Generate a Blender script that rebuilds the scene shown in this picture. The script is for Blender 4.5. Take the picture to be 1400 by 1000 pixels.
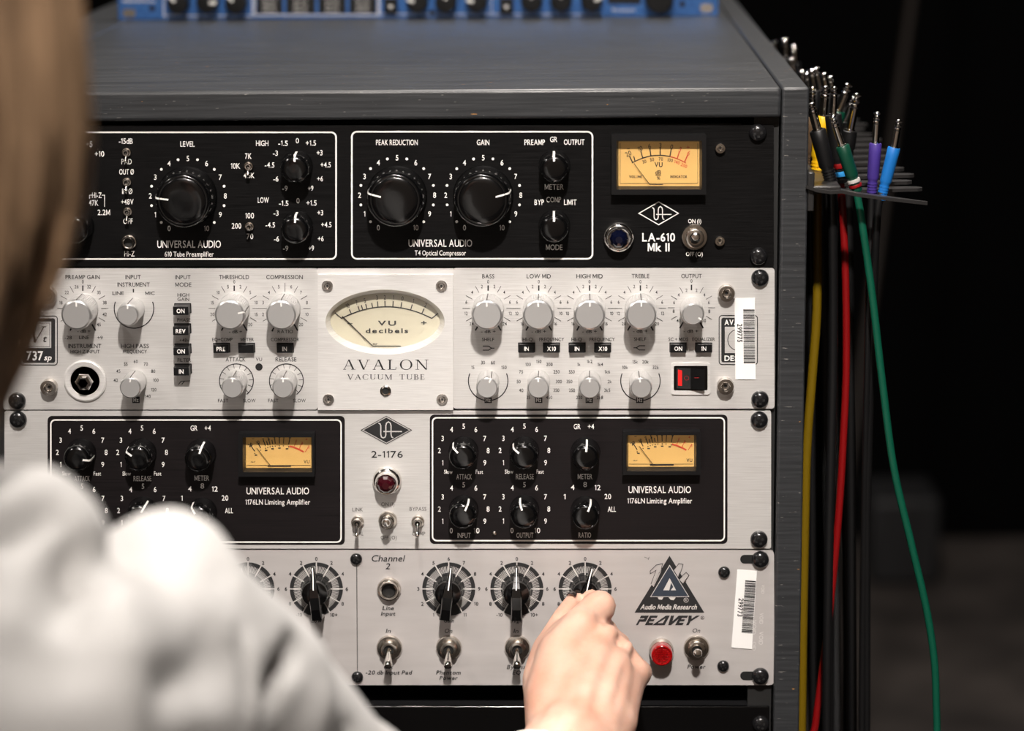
import bpy, bmesh, math, random
from mathutils import Vector, Matrix
random.seed(7)
for o in list(bpy.data.objects): bpy.data.objects.remove(o)
SC = bpy.context.scene; COL = SC.collection
PI = math.pi

# ---------------------------------------------------------------- camera, world, lamps, exposure
FL = 3500.0
CAM = Vector((0.36107, -1.54618, 1.55)); PITCH, YAW, ROLL = 0.2137, -0.02662, -0.0089
ZA = 1.55 - 0.36462                      # height of the lower edge of the silver tube unit
_cp, _sp, _cy, _sy = math.cos(PITCH), math.sin(PITCH), math.cos(YAW), math.sin(YAW)
FWD = Vector((_sy*_cp, _cy*_cp, -_sp)); _r0 = Vector((_cy, -_sy, 0)); _u0 = _r0.cross(FWD)
RIGHT = _r0*math.cos(ROLL) + _u0*math.sin(ROLL); UP = -_r0*math.sin(ROLL) + _u0*math.cos(ROLL)
cd = bpy.data.cameras.new('camera'); cam = bpy.data.objects.new('camera', cd); COL.objects.link(cam)
cd.sensor_width = 36; cd.lens = FL/1400*36; cd.clip_start = 0.02; cd.clip_end = 60
cam.matrix_world = Matrix(((RIGHT.x, UP.x, -FWD.x, CAM.x), (RIGHT.y, UP.y, -FWD.y, CAM.y), (RIGHT.z, UP.z, -FWD.z, CAM.z), (0, 0, 0, 1)))
cd.dof.use_dof = True; cd.dof.aperture_fstop = 5.0; cd.dof.aperture_blades = 9
SC.camera = cam

wd = bpy.data.worlds.new('studio_dark'); SC.world = wd; wd.use_nodes = True
wd.node_tree.nodes['Background'].inputs[0].default_value = (1, .93, .86, 1)
wd.node_tree.nodes['Background'].inputs[1].default_value = 0.02

def lamp(name, loc, target, power, sx, sy, color=(1, .925, .86), spread=180):
    l = bpy.data.lights.new(name, 'AREA'); l.shape = 'RECTANGLE'; l.size = sx; l.size_y = sy
    l.energy = power; l.color = color; l.spread = math.radians(spread)
    o = bpy.data.objects.new(name, l); COL.objects.link(o); o.location = loc
    o.rotation_euler = (Vector(target)-Vector(loc)).to_track_quat('-Z', 'Y').to_euler(); return o
lamp('ceiling_lamp', (0.10, -0.92, 3.35), (0.20, -0.02, 1.15), 13.0, .12, .12)
lamp('track_lamp', (0.46, -2.05, 3.28), (0.33, 0, 1.20), 3.35, .12, .12, spread=33)
lamp('side_lamp', (-1.9, -1.75, 3.30), (0.15, 0, 1.12), 13.0, .12, .12)
lamp('added_soft_fill', (0.2, -2.4, 3.40), (0.2, -1.2, 1.0), 3.0, 2.0, .3)  # added soft light overhead, there to give knobs and chrome something to reflect
lamp('added_wall_fill', (0.2, -2.3, 2.9), (0.2, -3.2, 1.2), 6.0, 1.2, .3)  # unseen light put in to brighten the beige wall for metal reflections
lamp('added_top_fill', (0.5, 0.75, 3.3), (0.4, .4, 1.4), 44.0, .3, .2)  # added above the cabinet to brighten its top and the plugs
lamp('added_floor_fill', (1.2, 3.0, 3.3), (1.0, 3.2, 0), 3.0, .5, .3)  # unseen light added for the floor at the back
SC.view_settings.view_transform = 'Standard'; SC.view_settings.look = 'None'
SC.view_settings.gamma = 1; SC.view_settings.use_curve_mapping = False
SC.view_settings.exposure = 0.42

# ---------------------------------------------------------------- photo point -> place
def ray(px, py): return FWD*FL + RIGHT*(px-700) - UP*(py-500)
def P(px, py, Y=0.0):
    d = ray(px, py); return CAM + d*((Y-CAM.y)/d.y)
def PZ(px, py, z):
    d = ray(px, py); return CAM + d*((z-CAM.z)/d.z)
M1 = (P(701, 500)-P(700, 500)).length     # metres per photo pixel on the front panels
cd.dof.focus_distance = (P(720, 560, -.005)-CAM).dot(FWD)

# ---------------------------------------------------------------- materials
def nmat(name, base, rough=.5, metal=0.0, **kw):
    m = bpy.data.materials.new(name); m.use_nodes = True
    b = m.node_tree.nodes['Principled BSDF']
    b.inputs['Base Color'].default_value = (*base, 1); b.inputs['Roughness'].default_value = rough
    b.inputs['Metallic'].default_value = metal
    for k, v in kw.items(): b.inputs[k.replace('_', ' ')].default_value = v
    return m
def N(m, t, **kw):
    n = m.node_tree.nodes.new(t)
    for k, v in kw.items(): setattr(n, k, v)
    return n
def link(m, a, b): m.node_tree.links.new(a, b)
def streaks(m, scale, lo, hi, detail=3, bump=0.0, rough=None, dist=0.0, coord='Object'):
    """colour and roughness that vary along a stretched noise"""
    b = m.node_tree.nodes['Principled BSDF']
    tc = N(m, 'ShaderNodeTexCoord'); mp = N(m, 'ShaderNodeMapping'); mp.inputs['Scale'].default_value = scale
    nz = N(m, 'ShaderNodeTexNoise'); nz.inputs['Scale'].default_value = 1; nz.inputs['Detail'].default_value = detail
    nz.inputs['Distortion'].default_value = dist
    rp = N(m, 'ShaderNodeValToRGB'); rp.color_ramp.elements[0].position = .3; rp.color_ramp.elements[1].position = .7
    rp.color_ramp.elements[0].color = (*lo, 1); rp.color_ramp.elements[1].color = (*hi, 1)
    link(m, tc.outputs[coord], mp.inputs[0]); link(m, mp.outputs[0], nz.inputs['Vector'])
    link(m, nz.outputs['Fac'], rp.inputs[0]); link(m, rp.outputs[0], b.inputs['Base Color'])
    if bump:
        bp = N(m, 'ShaderNodeBump'); bp.inputs['Strength'].default_value = bump; bp.inputs['Distance'].default_value = .001
        link(m, nz.outputs['Fac'], bp.inputs['Height']); link(m, bp.outputs[0], b.inputs['Normal'])
    if rough:
        mr = N(m, 'ShaderNodeMapRange'); mr.inputs['To Min'].default_value = rough[0]; mr.inputs['To Max'].default_value = rough[1]
        link(m, nz.outputs['Fac'], mr.inputs['Value']); link(m, mr.outputs[0], b.inputs['Roughness'])
    return m
ALU = streaks(nmat('brushed_aluminium', (.6, .6, .6), .42, .45), (45, 45, 1700), (.62, .605, .59), (.73, .72, .705), 4, .06, (.36, .48))
ALU2 = streaks(nmat('fine_brushed_aluminium', (.6, .6, .6), .42, .35), (70, 70, 1900), (.66, .645, .63), (.78, .77, .755), 4, .05, (.36, .48))
GREYP = streaks(nmat('satin_grey_panel', (.5, .48, .47), .45, .25), (20, 20, 120), (.47, .445, .435), (.52, .495, .485), 3, .02, (.42, .52))
BLKP = streaks(nmat('black_anodised_panel', (.01, .01, .01), .4, .0, Specular_IOR_Level=.16), (40, 40, 1500), (.0008, .0008, .0009), (.0048, .0046, .0048), 4, .05, (.40, .52))
BLK2 = streaks(nmat('warm_black_panel', (.014, .01, .011), .5, 0, Specular_IOR_Level=.25), (20, 20, 1500), (.0032, .0022, .0025), (.0078, .0054, .006), 4, .04, (.45, .6))
INKB = nmat('black_ink', (.012, .012, .013), .6)
INKG = nmat('grey_ink', (.11, .105, .10), .6)
INKW = nmat('white_ink', (.80, .78, .75), .6)
INKS = nmat('silver_ink', (.55, .53, .51), .5)
INKR = nmat('red_ink', (.62, .06, .025), .6)
KNOB = nmat('glossy_black_plastic', (.0022, .0022, .0024), .16, Coat_Weight=.25, Coat_Roughness=.06)
MATK = nmat('matt_black_plastic', (.005, .005, .0055), .38, 0, Specular_IOR_Level=.35)
KALU = nmat('knob_aluminium', (.72, .715, .71), .3, .85)
KCAP = nmat('knob_cap_aluminium', (.60, .595, .59), .38, .7)
CHROME = nmat('chrome', (.83, .80, .76), .12, 1.0)
NICKEL = nmat('nickel', (.60, .555, .50), .2, 1.0)
BSCREW = nmat('black_screw', (.012, .012, .013), .22, .3, Coat_Weight=.3)
SSCREW = nmat('steel_screw', (.55, .51, .47), .25, 1.0)
DARK = nmat('dark_hole', (.003, .003, .003), .7)
CHASS = nmat('black_chassis', (.012, .012, .012), .55)
DIAL = nmat('amber_dial', (.72, .44, .14), .6, Emission_Color=(1, .55, .14, 1), Emission_Strength=.06)
CREAM = nmat('cream_dial', (.58, .54, .41), .6)
NEEDLE = nmat('needle_black', (.01, .01, .01), .5)
GEMB = nmat('blue_gem', (.002, .003, .012), .05, 0, Coat_Weight=1.0)
GEMD = nmat('dark_red_gem', (.035, .003, .006), .06, 0, Coat_Weight=1.0)
GEMR = nmat('red_gem', (.30, .003, .004), .1, 0, Coat_Weight=1.0, Emission_Color=(1, .01, .01, 1), Emission_Strength=.0)
REDLIT = nmat('lit_red', (.5, .01, .01), .4, Emission_Color=(1, .02, .015, 1), Emission_Strength=.3)
STICK = nmat('white_sticker', (.82, .815, .80), .45)
GHOST = nmat('sticker_residue', (.66, .64, .62), .5)
BLUEP = streaks(nmat('blue_panel', (.05, .14, .4), .35, .4), (300, 300, 300), (.035, .12, .36), (.06, .18, .48), 2, .02, (.3, .45))
SLATE = nmat('slate_blue_ink', (.028, .038, .055), .5)
def glass_mat():
    m = bpy.data.materials.new('clear_cover'); m.use_nodes = True; nt = m.node_tree
    nt.nodes.remove(nt.nodes['Principled BSDF']); out = nt.nodes['Material Output']
    t = nt.nodes.new('ShaderNodeBsdfTransparent'); g = nt.nodes.new('ShaderNodeBsdfGlossy'); g.inputs['Roughness'].default_value = .03
    mx = nt.nodes.new('ShaderNodeMixShader'); mx.inputs[0].default_value = .05
    link(m, t.outputs[0], mx.inputs[1]); link(m, g.outputs[0], mx.inputs[2]); link(m, mx.outputs[0], out.inputs[0]); return m
GLASS = glass_mat()
def wood_mat():
    """dark grey brushed paint on plywood with grain, pale rubs and orange chips"""
    m = nmat('grey_painted_wood', (.04, .042, .045), .4); nt = m.node_tree; b = nt.nodes['Principled BSDF']
    tc = N(m, 'ShaderNodeTexCoord')
    def noise(scale, detail, s=(1, 1, 1), off=(0, 0, 0)):
        mp = N(m, 'ShaderNodeMapping'); mp.inputs['Scale'].default_value = s; mp.inputs['Location'].default_value = off
        n = N(m, 'ShaderNodeTexNoise'); n.inputs['Scale'].default_value = scale; n.inputs['Detail'].default_value = detail
        link(m, tc.outputs['Object'], mp.inputs[0]); link(m, mp.outputs[0], n.inputs['Vector']); return n
    def ramp(n, p0, p1, c0=(0, 0, 0), c1=(1, 1, 1)):
        r = N(m, 'ShaderNodeValToRGB'); e = r.color_ramp.elements; e[0].position = p0; e[1].position = p1
        e[0].color = (*c0, 1); e[1].color = (*c1, 1); link(m, n.outputs['Fac'], r.inputs[0]); return r
    def mix(f, a, c):
        x = N(m, 'ShaderNodeMix', data_type='RGBA'); link(m, f, x.inputs[0]); link(m, a, x.inputs[6]); x.inputs[7].default_value = (*c, 1); return x.outputs[2]
    grain = noise(1, 5, (18, 260, 420)); blotch = noise(14, 4); fleck = noise(1, 2, (160, 600, 1100)); chip = noise(1, 3, (130, 420, 420), (3.1, 1.7, .3))
    col = ramp(grain, .3, .75, (.019, .0205, .0225), (.032, .034, .037)).outputs[0]
    col = mix(ramp(blotch, .62, .72, (0, 0, 0), (.35, .35, .35)).outputs[0], col, (.016, .0175, .019))
    col = mix(ramp(fleck, .715, .74).outputs[0], col, (.20, .19, .175))
    col = mix(ramp(chip, .745, .755).outputs[0], col, (.42, .2, .055))
    link(m, col, b.inputs['Base Color'])
    mr = N(m, 'ShaderNodeMapRange'); mr.inputs['To Min'].default_value = .34; mr.inputs['To Max'].default_value = .54
    link(m, grain.outputs['Fac'], mr.inputs['Value']); link(m, mr.outputs[0], b.inputs['Roughness'])
    bp = N(m, 'ShaderNodeBump'); bp.inputs['Strength'].default_value = .35; bp.inputs['Distance'].default_value = .0008
    link(m, grain.outputs['Fac'], bp.inputs['Height']); link(m, bp.outputs[0], b.inputs['Normal']); return m
WOOD = wood_mat()

# ---------------------------------------------------------------- mesh builder
class MB:
    def __init__(s): s.v = []; s.f = []; s.m = []
    def add(s, vs, fs, mat=0):
        k = len(s.v); s.v += [Vector(v) for v in vs]
        for f in fs: s.f.append([k+i for i in f]); s.m.append(mat)
        return s
    def box(s, x0, x1, y0, y1, z0, z1, mat=0):
        vs = [(x, y, z) for x in (x0, x1) for y in (y0, y1) for z in (z0, z1)]
        return s.add(vs, [(0, 1, 3, 2), (4, 6, 7, 5), (0, 4, 5, 1), (2, 3, 7, 6), (0, 2, 6, 4), (1, 5, 7, 3)], mat)
    def poly(s, pts, mat=0): return s.add(pts, [list(range(len(pts)))], mat)
    def prism(s, pts, d, mat=0, matside=None):
        """closed outline pts extruded by the vector d"""
        n = len(pts); a = [Vector(p) for p in pts]; b = [p+Vector(d) for p in a]
        s.add(a+b, [list(range(n)), list(range(2*n-1, n-1, -1))], mat)
        s.add(a+b, [(i, (i+1) % n, n+(i+1) % n, n+i) for i in range(n)], mat if matside is None else matside); return s
    def ring(s, inner, outer, mat=0, closed=True):
        n = len(inner); r = range(n if closed else n-1)
        return s.add(list(inner)+list(outer), [(i, (i+1) % n, n+(i+1) % n, n+i) for i in r], mat)
    def rev(s, prof, segs=32, o=(0, 0, 0), ax=(0, -1, 0), mat=0, cap=True, sx=1.0, knurl=None, capmat=None):
        """profile of (radius, height) turned about axis ax through o"""
        ax = Vector(ax).normalized(); o = Vector(o)
        u = Vector((1, 0, 0)) if abs(ax.x) < .9 else Vector((0, 0, 1)); u = (u-ax*u.dot(ax)).normalized(); w = ax.cross(u)
        vs = []
        for j, (r, h) in enumerate(prof):
            for i in range(segs):
                a = 2*PI*i/segs; rr = r
                if knurl and knurl[0] <= j <= knurl[1] and i % 2: rr = r-knurl[2]
                vs.append(o+ax*h+u*(rr*math.cos(a)*sx)+w*(rr*math.sin(a)))
        fs = [(j*segs+i, j*segs+(i+1) % segs, (j+1)*segs+(i+1) % segs, (j+1)*segs+i) for j in range(len(prof)-1) for i in range(segs)]
        s.add(vs, fs, mat); n = len(prof)
        if cap:
            k = len(s.v)-len(vs)
            s.f.append([k+i for i in range(segs)]); s.m.append(mat)
            s.f.append([k+(n-1)*segs+i for i in range(segs)]); s.m.append(mat if capmat is None else capmat)
        return s
    def tube(s, pts, rad, segs=8, mat=0, round_ends=False, ups=None):
        pts = [Vector(p) for p in pts]; n = len(pts)
        rad = list(rad) if hasattr(rad, '__len__') else [rad]*n
        if round_ends:
            d0 = (pts[0]-pts[1]).normalized(); d1 = (pts[-1]-pts[-2]).normalized()
            A, RA, B, RB = [], [], [], []
            for q in (1.0, .94, .75, .42):
                A.append(pts[0]+d0*rad[0]*q); RA.append(max(rad[0]*math.sqrt(max(0, 1-q*q)), rad[0]*.02))
            for q in (.42, .75, .94, 1.0):
                B.append(pts[-1]+d1*rad[-1]*q); RB.append(max(rad[-1]*math.sqrt(max(0, 1-q*q)), rad[-1]*.02))
            pts = A+pts+B; rad = RA+rad+RB; n = len(pts)
        t0 = (pts[1]-pts[0]).normalized(); u = Vector((0, 0, 1)) if abs(t0.z) < .9 else Vector((1, 0, 0))
        vs = []
        for i, p in enumerate(pts):
            t = (pts[min(i+1, n-1)]-pts[max(i-1, 0)])
            t = t.normalized() if t.length > 1e-9 else t0
            u = (u-t*u.dot(t)); u = u.normalized() if u.length > 1e-6 else t.orthogonal().normalized(); w = t.cross(u)
            for k in range(segs):
                a = 2*PI*k/segs; vs.append(p+(u*math.cos(a)+w*math.sin(a))*rad[i])
        k0 = len(s.v)
        s.add(vs, [(i*segs+k, i*segs+(k+1) % segs, (i+1)*segs+(k+1) % segs, (i+1)*segs+k) for i in range(n-1) for k in range(segs)], mat)
        s.f.append([k0+i for i in range(segs-1, -1, -1)]); s.m.append(mat)
        s.f.append([k0+(n-1)*segs+i for i in range(segs)]); s.m.append(mat); return s
    # ---- drawing on an upright plane at depth Y, in photo pixels
    def ppoly(s, pts, Y=-.0002, mat=0): return s.poly([P(x, y, Y) for x, y in pts], mat)
    def pprism(s, pts, Y0, Y1, mat=0, matside=None): return s.prism([P(x, y, Y0) for x, y in pts], (0, Y1-Y0, 0), mat, matside)
    def pline(s, pts, w, Y=-.0002, mat=0, closed=False):
        n = len(pts); L, R = [], []
        for i in range(n):
            a = Vector(pts[(i-1) % n] if (closed or i > 0) else pts[i]); c = Vector(pts[(i+1) % n] if (closed or i < n-1) else pts[i]); b = Vector(pts[i])
            d1 = (b-a).normalized() if (b-a).length > 1e-6 else (c-b).normalized(); d2 = (c-b).normalized() if (c-b).length > 1e-6 else d1
            nn = Vector((-(d1.y+d2.y), d1.x+d2.x)); nn = nn.normalized() if nn.length > 1e-6 else Vector((-d1.y, d1.x))
            k = max(.5, nn.dot(Vector((-d1.y, d1.x)))); L.append(b+nn*(w/2/k)); R.append(b-nn*(w/2/k))
        return s.ring([P(q.x, q.y, Y) for q in L], [P(q.x, q.y, Y) for q in R], mat, closed)
    def parc(s, cx, cy, r, a0, a1, w, Y=-.0002, mat=0, n=40, ry=None):
        ry = r if ry is None else ry
        pts = [(cx+r*math.sin(math.radians(a0+(a1-a0)*i/n)), cy-ry*math.cos(math.radians(a0+(a1-a0)*i/n))) for i in range(n+1)]
        return s.pline(pts, w, Y, mat)
    def pdisc(s, cx, cy, r, Y=-.0002, mat=0, n=20): return s.ppoly([(cx+r*math.cos(2*PI*i/n), cy+r*math.sin(2*PI*i/n)) for i in range(n)], Y, mat)
    def mesh(s, name, mats, anchor=(0, 0, 0), smooth=30):
        me = bpy.data.meshes.new(name); a = Vector(anchor)
        me.from_pydata([tuple(v-a) for v in s.v], [], s.f)
        for mt in (mats if isinstance(mats, (list, tuple)) else [mats]): me.materials.append(mt)
        me.polygons.foreach_set('material_index', s.m); me.update()
        bm = bmesh.new(); bm.from_mesh(me); bmesh.ops.recalc_face_normals(bm, faces=bm.faces); bm.to_mesh(me); bm.free()
        if smooth:
            me.shade_smooth(); me.set_sharp_from_angle(angle=math.radians(smooth))
        return me
def rrect(x0, y0, x1, y1, r, n=5):
    pts = []
    for cx, cy, a in ((x1-r, y1-r, 0), (x0+r, y1-r, 90), (x0+r, y0+r, 180), (x1-r, y0+r, 270)):
        for i in range(n+1):
            t = math.radians(a+90*i/n); pts.append((cx+r*math.cos(t), cy+r*math.sin(t)))
    return pts

# ---------------------------------------------------------------- objects
WL = {}
def reg(o, w): WL[o.name] = Vector(w)
def thing(name, label, cat, loc, group=None):
    o = bpy.data.objects.new(name, None); COL.objects.link(o); o.location = loc; o.empty_display_size = .03
    o['label'] = label; o['category'] = cat
    if group: o['group'] = group
    reg(o, loc); return o
def put(name, me, parent, loc, ry=0.0, label=None):
    """a part that uses mesh me, its origin at the world point loc"""
    o = bpy.data.objects.new(name, me); COL.objects.link(o)
    if parent: o.parent = parent; o.location = Vector(loc)-WL[parent.name]
    else: o.location = loc
    o.rotation_euler.y = ry
    if label: o['label'] = label
    reg(o, loc); return o
def sub(name, me, parent, loc=(0, 0, 0), label=None):
    """a sub-part in its part's own frame"""
    o = bpy.data.objects.new(name, me); COL.objects.link(o); o.parent = parent; o.location = loc
    if label: o['label'] = label
    return o
def build(name, mb, mats, parent, anchor=None, label=None, smooth=30):
    if anchor is None: anchor = WL[parent.name] if parent else Vector((0, 0, 0))
    return put(name, mb.mesh(name, mats, anchor, smooth), parent, anchor, 0, label)
def single(name, mb, mats, label, cat, anchor, group=None, smooth=30):
    o = build(name, mb, mats, None, anchor, None, smooth); o['label'] = label; o['category'] = cat
    if group: o['group'] = group
    return o
def structure(name, mb, mats):
    o = build(name, mb, mats, None, Vector((0, 0, 0)), None, 0); o['kind'] = 'structure'; return o
def bevel(o, w, seg=2):
    m = o.modifiers.new('bevel', 'BEVEL'); m.width = w; m.segments = seg; m.limit_method = 'ANGLE'; return o

# ---------------------------------------------------------------- lettering
GL = {}
def load_glyphs():
    chars = sorted(set('ABCDEFGHIJKLMNOPQRSTUVWXYZabcdefghijklmnopqrstuvwxyz0123456789+-.()/%*\u00ae\u00d8~'))
    tmp = []
    for bold in (0, 1):
        for c in chars:
            cu = bpy.data.curves.new('glyph', 'FONT'); cu.body = c; cu.size = 1; cu.resolution_u = 3; cu.fill_mode = 'FRONT'
            cu.offset = (.007, .022)[bold]
            o = bpy.data.objects.new('glyph', cu); COL.objects.link(o); tmp.append((c, bold, o, cu))
    dg = bpy.context.evaluated_depsgraph_get(); dg.update()
    for c, bold, o, cu in tmp:
        me = o.evaluated_get(dg).to_mesh()
        vs = [(v.co.x, v.co.y) for v in me.vertices]; fs = [list(p.vertices) for p in me.polygons]
        GL[c, bold] = (vs, fs, min(v[0] for v in vs), max(v[0] for v in vs))
    for c, bold, o, cu in tmp:
        bpy.data.objects.remove(o); bpy.data.curves.remove(cu)
load_glyphs()
CAPH = max(v[1] for v in GL['H', 0][0])
for _b, _w in ((0, .13), (1, .17)):      # a flagged one, as on the panels
    _p = [(.16, 0), (.16+_w, 0), (.16+_w, 1), (.16+_w*.25, 1), (0, .86), (0, .74), (.16, .80)]
    _q = [(0, 0), (0, 1), (_w*1.2, 1), (.45, .36), (.9-_w*1.2, 1), (.9, 1), (.9, 0), (.9-_w, 0), (.9-_w, .68), (.45+_w*.45, .10), (.45-_w*.45, .10), (_w, .68), (_w, 0)]
    GL['M', _b] = ([(x*CAPH, y*CAPH) for x, y in _q], [list(range(13))], 0, .9*CAPH)
    GL['1', _b] = ([(x*CAPH, y*CAPH) for x, y in _p], [list(range(7))], -.02*CAPH, (.16+_w+.04)*CAPH)
def text(mb, s, x, y, h, w=None, mat=1, Y=-.0002, bold=0, shear=0.0, rot=0.0, gap=.13, squash=.86):
    """s centred on the photo point (x, y), capitals h pixels tall, w pixels wide when given"""
    items = []; cur = 0.0
    for c in s:
        if c == ' ': cur += .36; continue
        vs, fs, a, b = GL[c, bold]; items.append((vs, fs, cur-a/CAPH)); cur += (b-a)/CAPH+gap
    cur -= gap; sx = (w/cur) if w else h*squash
    cr, sr = math.cos(math.radians(rot)), math.sin(math.radians(rot))
    for vs, fs, off in items:
        out = []
        for vx, vy in vs:
            ly = vy/CAPH-.5; lx = (vx/CAPH+off-cur/2)*sx+shear*ly*h; ly *= -h
            out.append(P(x+lx*cr-ly*sr, y+lx*sr+ly*cr, Y))
        mb.add(out, fs, mat)
def _st(x0, y0, x1, y1, w): return [(x0, y0), (x0+w, y0), (x1+w, y1), (x1, y1)]
def _hb(x0, x1, y0, y1): return [(x0, y0), (x1, y0), (x1, y1), (x0, y1)]
def _arcq(cx, cy, rx, ry, a0, a1, tk, tn, n=14):
    q = []
    for i in range(n):
        r = []
        for a in (a0+(a1-a0)*i/n, a0+(a1-a0)*(i+1)/n):
            t = math.radians(a); k = tn+(tk-tn)*abs(math.cos(t)); r.append(((cx+rx*math.cos(t), cy+ry*math.sin(t)), (cx+(rx-k)*math.cos(t), cy+(ry-tn if ry > .3 else ry-tn)*math.sin(t))))
        q.append([r[0][0], r[1][0], r[1][1], r[0][1]])
    return q
T_, t_, f_ = .13, .05, .045
SER = {
 'A': (.86, [_st(.06, 0, .40, 1, t_), _st(.70, 0, .36, 1, T_), _hb(.2, .68, .33, .33+f_), _hb(0, .22, 0, f_), _hb(.60, .92, 0, f_)]),
 'V': (.84, [_st(.36, 0, .03, 1, T_), _st(.40, 0, .72, 1, t_), _hb(-.06, .26, 1-f_, 1), _hb(.62, .88, 1-f_, 1)]),
 'L': (.66, [_st(.1, 0, .1, 1, T_), _hb(0, .33, 1-f_, 1), _hb(0, .62, 0, f_), _st(.57, 0, .60, .25, .04)]),
 'O': (.92, _arcq(.46, .5, .46, .52, 0, 360, T_, t_, 32)),
 'N': (.90, [_st(.1, 0, .1, 1, t_), _st(.72, 0, .08, 1, T_), _st(.78, 0, .78, 1, t_), _hb(-.02, .26, 0, f_), _hb(-.02, .16, 1-f_, 1), _hb(.66, .94, 1-f_, 1)]),
 'C': (.80, _arcq(.46, .5, .46, .52, 42, 318, T_, t_, 26)+[_st(.76, .70, .76, .92, .04), _st(.76, .1, .76, .27, .03)]),
 'U': (.84, [_st(.1, .3, .1, 1, T_), _st(.72, .3, .72, 1, t_), _hb(0, .33, 1-f_, 1), _hb(.62, .88, 1-f_, 1)]+_arcq(.435, .32, .335, .34, 180, 360, T_, t_, 14)),
 'M': (1.04, [_st(.1, 0, .1, 1, t_), _st(.46, 0, .1, 1, T_), _st(.48, 0, .86, 1, t_), _st(.84, 0, .84, 1, T_), _hb(0, .24, 0, f_), _hb(.74, 1.06, 0, f_), _hb(0, .2, 1-f_, 1), _hb(.86, 1.06, 1-f_, 1)]),
 'T': (.74, [_st(.31, 0, .31, 1, T_), _hb(0, .74, 1-f_, 1), _hb(.2, .55, 0, f_), _st(0, .78, 0, 1, .035), _st(.70, .78, .70, 1, .035)]),
 'B': (.68, [_st(.1, 0, .1, 1, T_), _hb(0, .4, 0, f_), _hb(0, .36, 1-f_, 1), _hb(.1, .38, .5, .5+f_)]+_arcq(.36, .755, .24, .245, -90, 90, T_*.9, t_, 12)+_arcq(.38, .265, .28, .265, -90, 90, T_, t_, 12)),
 'E': (.66, [_st(.1, 0, .1, 1, T_), _hb(0, .6, 0, f_), _hb(0, .57, 1-f_, 1), _hb(.1, .44, .5, .5+f_), _st(.56, 0, .6, .24, .035), _st(.53, .78, .53, 1, .035), _st(.42, .4, .42, .63, .03)]),
 'D': (.84, [_st(.1, 0, .1, 1, T_), _hb(0, .4, 0, f_), _hb(0, .4, 1-f_, 1)]+_arcq(.38, .5, .44, .5, -90, 90, T_, t_, 18)),
 't': (.42, [_st(.12, .1, .2, .86, .1), _hb(.0, .38, .60, .66), _st(.12, 0, .12, .1, .1), _hb(.14, .36, 0, .06)]),
}
def serif(mb, s, x, y, h, w, mat=1, Y=-.0002, gap=.2, shear=0.0):
    cur = 0.0; it = []
    for c in s:
        if c == ' ': cur += .45; continue
        it.append((cur, SER[c][1])); cur += SER[c][0]+gap
    cur -= gap; sx = w/cur
    for off, polys in it:
        for q in polys: mb.ppoly([(x-w/2+(off+a)*sx+shear*(b-.5)*h, y-(b-.5)*h) for a, b in q], Y, mat)

# ---------------------------------------------------------------- the room
WY = PZ(1300, 735, 0).y
structure('floor', MB().box(-3.2, 4.2, -3.2, WY+.3, -.05, 0), streaks(nmat('dark_carpet', (.05, .045, .042), .9), (5, 5, 5), (.022, .0175, .0155), (.085, .070, .062), 6, .3))
BLACKWALL = nmat('black_wall', (.0018, .0018, .002), .9, 0, Specular_IOR_Level=.1)
structure('wall_back', MB().box(-3.2, 4.2, WY, WY+.1, 0, 3.6), BLACKWALL)
structure('wall_left', MB().box(-3.3, -3.2, -3.2, WY+.3, 0, 3.6), nmat('brown_wall', (.05, .036, .026), .8))
structure('wall_right', MB().box(4.2, 4.3, -3.2, WY+.3, 0, 3.6), BLACKWALL)
structure('wall_front', MB().box(-3.2, 4.2, -3.3, -3.2, 0, 3.6), nmat('warm_beige_wall', (.42, .34, .27), .8))
structure('ceiling', MB().box(-3.3, 4.3, -3.3, WY+.3, 3.6, 3.7), nmat('dark_ceiling', (.06, .05, .045), .8))
a = P(1206, 300, 2.6); b = P(1252, -40, 2.9)
d = (b-a).normalized(); k = a-d*(a.z/d.z)
pole = MB().tube([k, k+d*2.5], .008, 12)
single('pole', pole, nmat('dark_brown_pole', (.014, .009, .006), .6), 'thin dark brown pole leaning in the dark behind the cables', 'pole', k)
bx0 = PZ(1208, 732, 0); bxx = MB().box(bx0.x-.07, bx0.x+.07, WY-.35, WY-.16, .0, .18)
o = single('floor_box', bxx, nmat('charcoal_box', (.03, .03, .032), .6), 'small charcoal box on the floor by the dark back wall', 'box', (bx0.x, WY-.25, 0)); bevel(o, .012)

# ---------------------------------------------------------------- the rack cabinet
ZT = ZA+.2003                              # its top
XL, XR = -.0035, .4838                      # inner faces of the side boards
XO = .4966; DEP = .90
PR = thing('equipment_rack', 'dark grey painted wooden rack cabinet holding the audio units', 'rack cabinet', (.24, .45, 0))
ZB = .10
o = build('side_board', MB().box(XR, XO+.0035, -.0045, DEP, ZB, ZT), WOOD, PR, (XR, 0, ZB)); bevel(o, .0016, 3)
o = build('side_board', MB().box(-.052, XL, -.0045, DEP, ZB, ZT), WOOD, PR, (-.05, 0, ZB)); bevel(o, .0016, 3)
zt0 = P(700, 163, -.0045).z
o = build('top_board', MB().box(XL, XR-.0004, -.0052, DEP, zt0, ZT), WOOD, PR, (XL, 0, zt0)); bevel(o, .0022, 3)
build('back_panel', MB().box(XL, XR, DEP-.012, DEP, ZB, zt0), CHASS, PR, (.24, DEP, ZB))
o = build('base_board', MB().box(XL, XR, -.004, DEP-.012, ZB, ZB+.03), WOOD, PR, (.24, 0, ZB)); bevel(o, .002)
for sx in (XL+.001, XR-.016):
    m = MB().box(sx, sx+.015, .0036, .0060, ZB+.03, zt0)
    build('rack_rail', m, CHASS, PR, (sx, .005, ZB+.03))
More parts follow.
